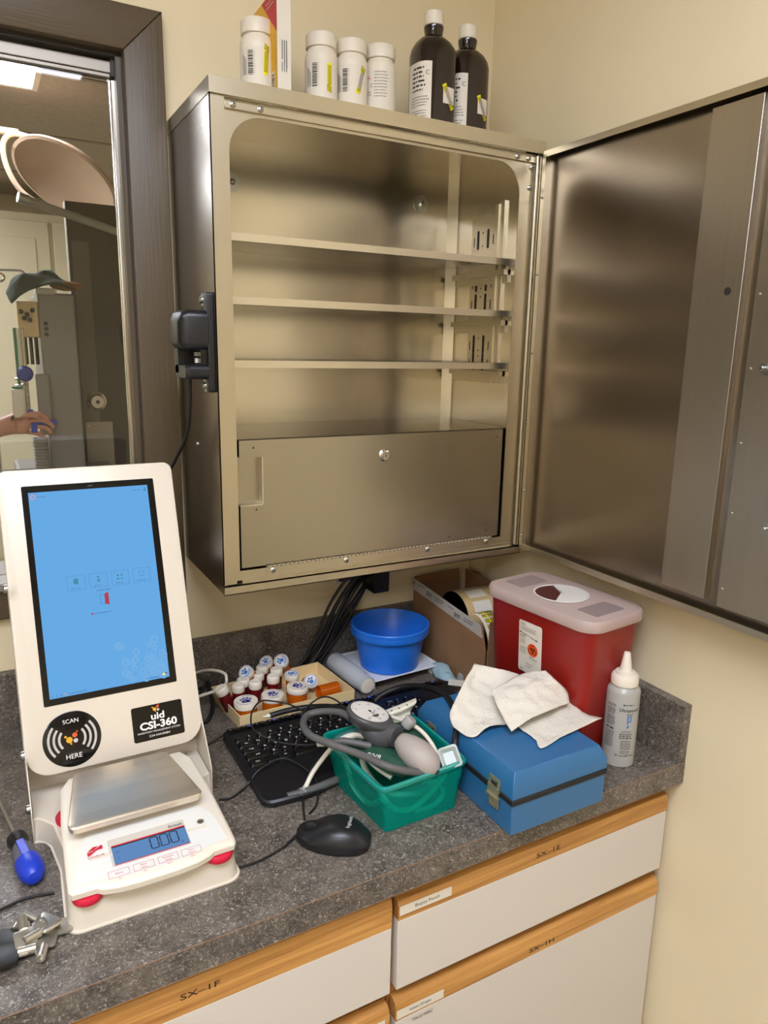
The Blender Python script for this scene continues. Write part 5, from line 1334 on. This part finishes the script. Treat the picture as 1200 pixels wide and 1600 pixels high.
# green cuffs
def cuff(net, label, texts=(), seed=1):
    t = thing('pressure_cuff', label, 'cuff', (-.478, -.49, 0), group='green blood pressure cuffs in the bin')
    b = MB().m(green_m).patch(net, amp=.0012, sc=50, seed=seed); o = b.build('cuff_sheet', t, ang=70, solid=.0025); o.location = (.478, .49, 0)
    for (P_, ex, ey, tx, h_) in texts:
        b = MB().m(wt).at(frame(P_, ex, ey)).text(tx, 0, 0, h_, z=0, sx=1.1); o = b.build('cuff_print', t); o.location = (.478, .49, 0)
    return t
g1 = Vector((-0.521,-0.4525,0.078)); g2 = Vector((-0.4761,-0.5475,0.07))
cuff([[(-0.5253,-0.435,0.07), (-0.528,-0.4873,0.072), (-0.5156,-0.5238,0.068), (-0.4942,-0.5388,0.06)],
      [(-0.5215,-0.4577,0.083), (-0.5125,-0.498,0.085), (-0.5016,-0.5321,0.082), (-0.4827,-0.5496,0.07)],
      [(-0.4983,-0.4512,0.08), (-0.4863,-0.4859,0.082), (-0.4766,-0.5225,0.08), (-0.4602,-0.543,0.068)]],
     'dark green cuff printed 8 V under the squeeze bulb', [(Vector((-0.5259,-0.511,0.0885)), (.62, -.78, .0), (.75, .55, .35), '8/V8', .0075), (Vector((-0.5198,-0.54,0.0865)), (.62, -.78, 0), (.75, .55, .35), 'ARM  ----', .004)], 2)
cuff([[(-0.4575,-0.4543,0.095), (-0.466,-0.4926,0.095), (-0.4584,-0.5173,0.09)], [(-0.4311,-0.4531,0.09), (-0.433,-0.4852,0.088), (-0.4322,-0.5155,0.082)], [(-0.403,-0.4314,0.07), (-0.4073,-0.4695,0.07), (-0.4134,-0.505,0.066)]],
     'second dark green cuff standing behind the squeeze bulb', [(Vector((-0.4535,-0.4787,0.0975)), (.6, -.8, 0), (.7, .5, .5), 'LIM', .004)], 6)
t = thing('cuff_strap', 'ivory vinyl strap with punched holes standing up behind the gauge', 'strap', (-.44, -.44, 0))
b = MB().m(ivory_m).patch([[(-0.4612,-0.4217,0.101), (-0.4328,-0.4251,0.107), (-0.4038,-0.4263,0.112)], [(-0.4641,-0.4353,0.1005), (-0.4381,-0.4403,0.1065), (-0.4106,-0.4377,0.111)], [(-0.4533,-0.4351,0.09), (-0.4356,-0.4367,0.092), (-0.4194,-0.4352,0.094)], [(-0.4452,-0.4502,0.07), (-0.4362,-0.4548,0.07), (-0.4272,-0.4594,0.07)]], amp=.0002, sc=30)
o = b.build('strap_sheet', t, ang=70, solid=.0012); o.location = (.44, .44, 0)
b = MB().m(greyd_m)
for q_ in ((-0.4527,-0.4333,0.1045), (-0.4406,-0.4364,0.1075), (-0.4268,-0.4369,0.11)): b.at(frame(q_, (.8, -.5, .15), (.3, .5, .1))).disc(0, 0, .0016, .0006, 12)
o = b.build('punched_hole', t); o.location = (.44, .44, 0)
t = thing('clear_plastic_cup', 'small clear rectangular plastic cup tipped in the bin front right corner', 'cup', M=frame((-0.4232,-0.5553,0.082), (.85, -.30, .25), (.3, .6, .6)) @ Matrix.Scale(.80, 4))
b = MB().m(mat('milky_clear_plastic', 'c4ccc6', .25, alpha=(.8, 'eef2ee')))
b.loft([[(x, y, -.012) for x, y in rrect(-.011, .011, -.014, .014, .004)], [(x, y, 0) for x, y in rrect(-.0165, .0165, -.0185, .0185, .005)], [(x, y, .0012) for x, y in rrect(-.0185, .0185, -.0205, .0205, .006)], [(x, y, 0) for x, y in rrect(-.0150, .0150, -.017, .017, .004)], [(x, y, -.0105) for x, y in rrect(-.010, .010, -.013, .013, .003)]])
b.build('cup_body', t)
t = thing('plastic_wrapper', 'clear plastic wrapper folded over the bin back left rim', 'wrapper', (-.52, -.42, 0))
b = MB().m(mat('teal_tinted_film', '5a9490', .2, alpha=(.6, 'b8dcd8'))).patch([[(-0.546,-0.4189,0.078), (-0.5267,-0.4309,0.09), (-0.5063,-0.4361,0.095)], [(-0.5507,-0.4335,0.076), (-0.532,-0.4418,0.084), (-0.5085,-0.4451,0.086)]], amp=.001, sc=40)
o = b.build('film_sheet', t, solid=.0006, ang=70); o.location = (.52, .42, 0)

# ------------------------------------------------------------------ screwdriver and keys
sd = thing('screwdriver', 'screwdriver with blue and black grip lying left of the kiosk', 'screwdriver', M=along((-.9875, -.366, .0155), (-.9715, -.4560, .0165)))
b = MB().m(black_m).lathe([(.0060, -.004), (.0125, 0), (.0130, .006), (.0095, .016), (.0100, .024)], 24)
b.build('collar', sd)
MB().m(mat('grip_grey', '5c5a60', .5)).lathe([(.0100, .022), (.0130, .032), (.0150, .048), (.0150, .066), (.0120, .074)], 24).build('grip', sd)
b = MB().m(mat('grip_blue', '1a3ab8', .35)).lathe([(.0156, .058), (.0160, .066), (.0158, .078), (.0135, .088), (.008, .094), (.001, .0955)], 28)
b.at(RZ(95)).box(.0085, .0150, -.0050, .0050, .026, .066); b.build('blue_cap', sd, bev=.001)
b = MB().m(zinc_m).bar((0, 0, -.125), (0, 0, 0), .0030, 14); b.build('shaft', sd)

keyg = 'small tubular keys in the pile'
blackkey = mat('key_head_black', '161616', .4); brass = mat('nickel_key', 'bdb8ac', .32, metal=.85)
def tkey(P_, rz, tilt, m_, label, roll=0):
    t = thing('tubular_key', label, 'key', group=keyg, M=T(*P_) @ RZ(rz) @ RY(-tilt) @ RX(roll))
    kf = 1.35 if m_ is blackkey else 1
    b = MB().m(m_).prism(rrect(-.026*kf, -.001, -.0115*kf, .0115*kf, (.006, .003, .003, .006), 3), -.0015*kf, .0015*kf, b=.0004); 
    b.m(dark_m).disc(-.021, 0, .0022, .00125, 12)
    b.build('key_head', t)
    b = MB().m(brass).at(RY(90)).lathe([(.0052, -.002), (.0052, .016), (.0040, .0165), (.0036, .012), (.001, .012)], 20); b.at().box(-.001, .008, -.007, -.004, -.001, .001); b.build('barrel', t)
tkey((-0.9742,-0.5262,0.012), 138, 10, brass, 'tubular key with steel head, farthest from the counter edge')
tkey((-0.9879,-0.541,0.016), 95, 14, brass, 'tubular key standing upright with its barrel towards the screwdriver')
tkey((-0.9963,-0.5292,0.01), 60, 4, blackkey, 'black headed tubular key at the back left of the pile')
tkey((-0.9738,-0.5521,0.014), 205, 4, brass, 'tubular key lying diagonally across the middle of the pile', 30)
tkey((-0.9929,-0.5664,0.01), -8, 2, blackkey, 'black headed tubular key pointing right at the pile front')
tkey((-0.9703,-0.57,0.008), -105, 4, brass, 'tubular key with steel head pointing towards the counter edge')
tkey((-0.963,-0.5406,0.005), 172, 0, brass, 'flat steel headed key nearest the kiosk tray')
b = MB().m(chrome_m).tube([(.011*cos(2*pi*i/16)+-.975, .011*sin(2*pi*i/16)-.540, .012+.003*sin(i)) for i in range(17)], .0008, 8, 3)
tag(b.build('key_ring'), 'small steel split ring joining the tubular keys', 'key ring')

# ------------------------------------------------------------------ the room behind the glass
RX0, RX1, RY1, RZ1 = -3.3, .55, 4.4, 1.62
b = MB().m(floor_m).box(RX0, RX1+.1, .12, RY1+.1, Zf-.05, Zf); struct(b.build('floor_beyond'))
tile = mat('grey_ceiling_tile', 'a99b8a', .9, bump=.6, bscale=120, var=.1, vscale=40)
b = MB().m(tile).box(RX0, RX1+.1, .12, RY1+.1, RZ1, RZ1+.05); struct(b.build('ceiling_beyond'))
b = MB().m(wall_m).box(RX0, RX1, RY1, RY1+.1, Zf, RZ1); struct(b.build('wall_beyond'))
b = MB().m(wall_m).box(RX1, RX1+.1, .12, RY1+.1, Zf, RZ1); struct(b.build('wall_beyond_right'))
b = MB().m(wall_m).box(RX0-.1, RX0, .12, RY1+.1, Zf, RZ1); struct(b.build('wall_beyond_left'))
b = MB().m(mat('ceiling_joint', '8c7f70', .7))
for y in (.9, 1.8, 2.7, 3.6): b.box(RX0, RX1, y, y+.025, RZ1-.004, RZ1)
for x in (-2.4, -1.2, -.05): b.box(x, x+.025, .12, RY1, RZ1-.004, RZ1)
struct(b.build('trim_1'))
panel(-1.75, -.70, 1.74, 2.0, RZ1, LAMP2*1.6, 'bright square ceiling panel seen through the glass near the window top', 'ceiling lights beyond the glass')
panel(-2.6, -1.4, 2.9, 3.5, RZ1, LAMP2, 'ceiling light panel farther left beyond the glass', 'ceiling lights beyond the glass')
# dark open door leaf with lock and push plate
dd = bpy.data.objects.new('door_1', None); C.objects.link(dd); struct(dd)
b = MB().m(mat('dark_door_face', '4a4239', .35, var=.15, vscale=4)).box(-.698, .20, 1.2, 1.245, Zf+.005, 1.085); b.m(alu_m).box(-.7005, -.698, 1.199, 1.246, Zf+.005, 1.085); b.build('door_leaf', dd)
b = MB().m(mat('paler_door_panel', '6f665a', .4)).box(-.690, -.640, 1.196, 1.2, .12, .97); b.build('door_panel', dd)
b = MB().m(chrome_m).at(T(-.6475, 1.2, .478) @ RX(90)).lathe([(.031, 0), (.031, .006), (.024, .012), (.022, .030), (.020, .034)], 32).m(dark_m).lathe([(.006, .034), (.006, .035)], 12); b.build('deadbolt', dd)
b = MB().m(mat('push_plate_steel', 'a79d8e', .4, metal=.6)).box(-.688, -.602, 1.192, 1.2, .10, .412); b.build('push_plate', dd, bev=.002)
for x in (-.676, -.614):
    b = MB().m(chrome_m).at(T(x, 1.192, .400) @ RX(90)).lathe([(.004, 0), (.003, .002)], 10); b.build('plate_screw', dd)
# far cupboards
fc = thing('tall_cupboard', 'cream cupboards with two doors against the far wall beyond the glass', 'cupboard', (-1.0, 4.2, Zf))
def fo(b, name, par, off, **k):
    o = b.build(name, par, **k); o.location = off; return o
cupm = mat('cream_cupboard', 'd6cba8', .5)
fo(MB().m(cupm).box(-1.9, .2, 3.95, 4.39, Zf, 1.45), 'carcass', fc, (1.0, -4.2, -Zf), bev=.004)
for x in (-1.86, -1.17, -.485): fo(MB().m(cupm).box(x, x+.66, 3.93, 3.95, -.85, 1.40).box(x+.08, x+.58, 3.925, 3.93, -.75, 1.30), 'cupboard_door', fc, (1.0, -4.2, -Zf), bev=.003)
# anaesthesia machine
am = thing('anaesthesia_machine', 'grey anaesthesia machine with cream flow meters beyond the glass', 'medical machine', (-.78, 1.05, Zf))
ao = (.78, -1.05, -Zf)
gm = mat('machine_grey', '8d877e', .45); gmd = mat('machine_dark', '2e2c2e', .4)
fo(MB().m(gm).box(-.812, -.715, 1.0, 1.3, .29, .80), 'tower', am, ao, bev=.006)
fo(MB().m(mat('tower_lid', 'b9b5ac', .4)).box(-.814, -.765, .995, 1.1, .795, .812), 'top_plate', am, ao, bev=.003)
fo(MB().m(gm).box(-.90, -.62, 1.02, 1.35, -.85, .28), 'base_unit', am, ao, bev=.01)
fo(MB().m(gmd).box(-.94, -.72, .99, 1.1, .255, .285), 'work_shelf', am, ao, bev=.004)
fo(MB().m(mat('flowmeter_cream', 'dcc08c', .4)).box(-.866, -.813, 1.0, 1.06, .675, .775), 'flowmeter_panel', am, ao, bev=.003)
for i, (x, z) in enumerate(((-.857, .745), (-.842, .738), (-.827, .750), (-.850, .728), (-.836, .724))):
    fo(MB().m(gmd).at(T(x, 1.0, z) @ RX(90)).lathe([(.006, 0), (.006, .012), (.004, .014)], 12), 'flow_knob', am, ao)
for x in (-.852, -.838, -.824): fo(MB().m(blackg_m).bar((x, 1.0, .60), (x, 1.0, .675), .005, 10), 'flow_tube', am, ao)
for i, z in enumerate((.715, .70, .685)): fo(MB().m(gmd).at(T(-.795, 1.0, z) @ RX(90)).lathe([(.006, 0), (.005, .004)], 14), 'gas_port', am, ao)
fo(MB().m(gm).box(-.835, -.80, .97, 1.0, .40, .575), 'absorber_bracket', am, ao, bev=.005)
for x, m_ in ((-.878, mat('green_tube', '3c7a4a', .4)), (-.872, clear_m), (-.865, chrome_m), (-.858, chrome_m)):
    fo(MB().m(m_).bar((x, .985, .46), (x, .985, .70), .0042, 10), 'gas_pipe', am, ao)
for k in range(5): fo(MB().m(chrome_m).bar((-.888, .975, .56-.018*k), (-.862, .975, .562-.018*k), .003, 8), 'pipe_fitting', am, ao)
fo(MB().m(mat('blue_plastic', '2a3c94', .4)).at(T(-.862, .97, .575) @ RX(90)).lathe([(.02, 0), (.022, .01), (.016, .02)], 20), 'blue_knob', am, ao)
t = thing('vaporizer', 'white canister hanging on the anaesthesia machine above the hand', 'canister', (-.885, .94, .435)); b = MB().m(whitep_m).rbox(-.017, .017, -.02, .02, .02, .10, .008, .006); b.build('canister_body', t)
MB().m(mat('green_cap', '2f6e4c', .5)).cyl(.014, .10, .106, 16).build('canister_cap', t)
hs = MB().m(mat('corrugated_hose_grey', '9c958a', .5)); L_ = []
for i in range(60):
    z = .395-.0045*i; r_ = .0225 if i % 2 else .0185; x = -.838+.002*sin(i*.1)
    L_.append([(x+r_*cos(2*pi*j/16), .96+r_*sin(2*pi*j/16), z) for j in range(16)])
hs.loft(L_); tag(hs.build('corrugated_hose', ang=80), 'grey corrugated breathing hose hanging below the hand beyond the glass', 'hose')
t = thing('wall_label_strip', 'white printed label strip standing on the dark door beyond the glass', 'label strip', (-.70, 1.19, .3))
fo(MB().m(paper_m).box(-.722, -.700, 1.175, 1.178, .30, .47).m(ink_m).box(-.714, -.704, 1.1745, 1.175, .452, .458), 'strip_sheet', t, (.70, -1.19, -.3))
# fabric bundle on the machine
t = thing('folded_drape', 'green fabric drape bundled on top of the anaesthesia machine', 'drape', (-.80, 1.1, .81))
b = MB().m(mat('green_fabric', '33473d', .9)).patch([[(-.885, 1.04, .80), (-.885, 1.0, .785), (-.88, .97, .765)], [(-.865, 1.05, .835), (-.86, 1.0, .835), (-.855, .97, .79)], [(-.83, 1.08, .845), (-.81, 1.03, .852), (-.815, .985, .812)], [(-.78, 1.12, .850), (-.76, 1.05, .855), (-.765, .99, .825)], [(-.72, 1.12, .815), (-.705, 1.06, .83), (-.71, 1.0, .815)]], amp=.012, sc=16)
fo(b, 'drape_sheet', t, (.80, -1.1, -.81), ang=80, solid=.006)
t = thing('brown_pouch', 'brown pouch lying under the green drape on the machine', 'pouch', (-.73, 1.03, .815))
MB().m(mat('brown_cloth', '8a5a28', .9)).ell((0, 0, .008), .045, .02, .014).build('pouch_body', t, ang=80)
# hooks
t = thing('iv_hook', 'steel double hook on an arm beyond the glass', 'hook', (-.84, 1.6, .9))
b = MB().m(chrome_m); b.tube([(-.10, 0, 0), (0, 0, .005), (.03, 0, .003), (.036, 0, -.012), (.026, 0, -.026), (.014, 0, -.016)], .004, 8); b.tube([(-.06, 0, .0), (-.032, 0, -.012), (-.03, 0, -.026), (-.042, 0, -.034), (-.052, 0, -.02)], .004, 8); b.build('hook_arm', t)
b = MB().m(chrome_m).bar((-.10, 0, -1.81), (-.10, 0, .02), .009, 12); b.build('hook_pole', t)
# surgical lamp reflected in the glass, built solid beyond it
lm = thing('reflected_surgical_lamp', 'large round surgical lamp, a reflection in the glass built as a solid lamp beyond it', 'lamp', (-.60, 2.0, 1.30))
lmm = mat('lamp_shell_peach', 'd4b497', .4)
M_ = RX(-25) @ RY(28)
b = MB().m(lmm).at(M_).lathe([(.0005, .055), (.10, .050), (.17, .030), (.205, .0), (.208, -.010), (.195, -.014), (.19, -.006), (.0005, -.002)], 48); b.build('lamp_dish', lm, ang=60)
b = MB().m(chrome_m).at(M_ @ T(-.16, 0, .052)).lathe([(.020, -.02), (.022, .01), (.016, .016)], 20); b.build('lamp_joint', lm)
b = MB().m(lmm).tube([(-.11, 0, .135), (-.18, 0, .14), (-.215, 0, .10), (-.21, 0, .02), (-.17, 0, -.06), (-.10, 0, -.11)], .010, 12); b.build('lamp_yoke', lm)
b = MB().m(lmm).tube([(-.16, 0, .145), (-.30, .05, .16), (-.45, .1, .20), (-.50, .1, .31)], .014, 12); b.build('lamp_arm', lm)
# slanted rail, added to imitate a reflection in the glass
t = thing('reflection_rail', 'slanted grey round rail with a bright end cap, a reflection in the glass built solid', 'rail', (-.79, .9, 1.03))
pa = (-0.8301,0.9,1.0281); pb_ = (-0.5902,0.95,0.9731); pc = (.55, 1.15, .60)
dv = (Vector(pb_)-Vector(pa)); pe = Vector(pa)+dv*5.0
b = MB().m(mat('rail_grey', 'a9a59c', .35)).bar(pa, tuple(pe), .011, 16); o = b.build('rail_tube', t); o.location = (.79, -.9, -1.03)
b = MB().m(zinc_m).bar(tuple(Vector(pa)-dv.normalized()*.016), tuple(Vector(pa)+dv.normalized()*.012), .0135, 18); o = b.build('rail_cap', t); o.location = (.79, -.9, -1.03)
# dark monitor beyond the pane
t = thing('wall_cable', 'dark cable hanging down inside the window edge', 'cable', (-.745, .06, .5))
o = MB().m(rubber_m).tube([(-.737, .07, .86), (-.739, .07, .75), (-.738, .07, .65), (-.732, .07, .56), (-.729, .07, .48), (-.729, .07, .30)], .0022, 8).build('cable_body', t); o.location = (.745, -.06, -.5)

# ------------------------------------------------------------------ person beyond the glass reaching to the machine
pr = thing('person', 'person beyond the glass reaching a bare forearm to the blue clip', 'person', (-1.55, 1.12, Zf))
skin_m = mat('skin', 'c98f76', .5, sss=.15)
scrub_m = mat('scrub_cloth', '35506b', .85)
def skinned(name, V, E, Rr, m_, par, sub=2, root=0):
    me = bpy.data.meshes.new(name); me.from_pydata(V, E, []); me.materials.append(m_)
    o = bpy.data.objects.new(name, me); C.objects.link(o); o.parent = par
    sk = o.modifiers.new('skin', 'SKIN'); sk.use_smooth_shade = True
    for i, r_ in enumerate(Rr):
        d_ = me.skin_vertices[0].data[i]; d_.radius = (r_, r_) if not hasattr(r_, '__len__') else r_; d_.use_root = (i == root)
    q_ = o.modifiers.new('sub', 'SUBSURF'); q_.levels = q_.render_levels = sub
    return o
ox, oy, oz = -1.55, 1.12, Zf
def W3(x, y, z): return (x-ox, y-oy, z-oz)
hx = -.880; hy = .965; hz = .435                    # centre of the palm
V = [W3(-1.55, 1.12, .05), W3(-1.55, 1.12, .25), W3(-1.54, 1.12, .45), W3(-1.54, 1.12, .56), W3(-1.53, 1.12, .62), W3(-1.52, 1.12, .70),
     W3(-1.53, .95, .50), W3(-1.30, .90, .38), W3(-1.20, .90, .36), W3(-1.02, .945, .40), W3(-.935, .96, .428), W3(-.905, .958, .438), W3(-.878, .956, .438),
     W3(-1.53, 1.29, .50), W3(-1.50, 1.33, .25), W3(-1.42, 1.33, .02), W3(-1.40, 1.30, -.05),
     W3(-1.55, 1.03, -.02), W3(-1.54, 1.02, -.42), W3(-1.56, 1.02, -.82), W3(-1.44, 1.02, -.88),
     W3(-1.55, 1.21, -.02), W3(-1.54, 1.22, -.42), W3(-1.56, 1.22, -.82), W3(-1.44, 1.22, -.88)]
E = [(0, 1), (1, 2), (2, 3), (3, 4), (4, 5), (2, 6), (6, 7), (7, 8), (8, 9), (9, 10), (10, 11), (11, 12), (2, 13), (13, 14), (14, 15), (15, 16), (0, 17), (17, 18), (18, 19), (19, 20), (0, 21), (21, 22), (22, 23), (23, 24)]
Rr = [.13, .13, .12, .06, .055, .09, .055, .045, .042, .034, .026, (.016, .034), (.012, .034), .055, .045, .032, .03, .085, .06, .045, .04, .085, .06, .045, .04]
# fingers root inside the palm
fing = [((-.868, .944, .462), (-.838, .942, .464), (-.818, .944, .452), (-.812, .946, .438)),
        ((-.862, .950, .446), (-.828, .948, .446), (-.806, .950, .434), (-.800, .952, .420)),
        ((-.864, .958, .428), (-.832, .958, .427), (-.812, .960, .416), (-.807, .960, .403)),
        ((-.872, .966, .412), (-.846, .968, .408), (-.830, .968, .398), (-.826, .968, .388)),
        ((-.905, .938, .452), (-.880, .926, .462), (-.856, .924, .462), (-.838, .928, .456))]
for f in fing:
    i0 = len(V)
    V += [W3(*p) for p in f]; E += [(11 if f is fing[-1] else 12, i0)] + [(i0+k, i0+k+1) for k in range(3)]
    Rr += [.0084, .0078, .0072, .0062]
bd_ = skinned('body', V, E, Rr, skin_m, pr)
V2 = [W3(-1.55, 1.12, -.08), W3(-1.55, 1.12, .05), W3(-1.55, 1.12, .25), W3(-1.54, 1.12, .44), W3(-1.54, 1.12, .52), W3(-1.53, .95, .50), W3(-1.36, .915, .41), W3(-1.53, 1.29, .50), W3(-1.51, 1.33, .32), W3(-1.55, 1.03, -.12), W3(-1.54, 1.02, -.42), W3(-1.56, 1.02, -.80), W3(-1.55, 1.21, -.12), W3(-1.54, 1.22, -.42), W3(-1.56, 1.22, -.80)]
E2 = [(0, 1), (1, 2), (2, 3), (3, 4), (3, 5), (5, 6), (3, 7), (7, 8), (0, 9), (9, 10), (10, 11), (0, 12), (12, 13), (13, 14)]
R2 = [.15, .15, .15, .135, .075, .075, .062, .075, .062, .10, .078, .07, .10, .078, .07]
skinned('scrubs', V2, E2, R2, scrub_m, pr)
o = MB().m(skin_m).ell((0, 0, 0), .085, .078, .115, 24, 16).m(mat('eye_dark', '2a1c16', .3)).ell((.078, -.03, .01), .008, .010, .006, 8, 6).ell((.078, .03, .01), .008, .010, .006, 8, 6).m(skin_m).ell((.088, 0, -.015), .014, .011, .022, 10, 8).ell((0, -.08, -.005), .016, .008, .028, 8, 6).ell((0, .08, -.005), .016, .008, .028, 8, 6).m(mat('lips', '9c5348', .5)).ell((.080, 0, -.055), .008, .022, .006, 10, 6).build('head', pr, ang=80)
o.location = W3(-1.50, 1.12, .74)
o = MB().m(mat('dark_hair', '33231a', .7)).ell((-.012, 0, .025), .095, .088, .108, 24, 14).build('hair', pr, ang=80); o.location = W3(-1.515, 1.12, .755)
t = thing('blue_clip', 'blue plastic clip held by the hand beyond the glass', 'clip', (-.835, .955, .44))
b = MB().m(mat('clip_blue', '2440b0', .35)).tube([(-.022, 0, .035), (-.018, 0, .012), (-.008, 0, .0), (.018, 0, -.002), (.045, 0, -.003)], .0075, 10).box(-.024, -.008, -.006, .006, -.03, .03); b.build('clip_body', t, bev=.002)
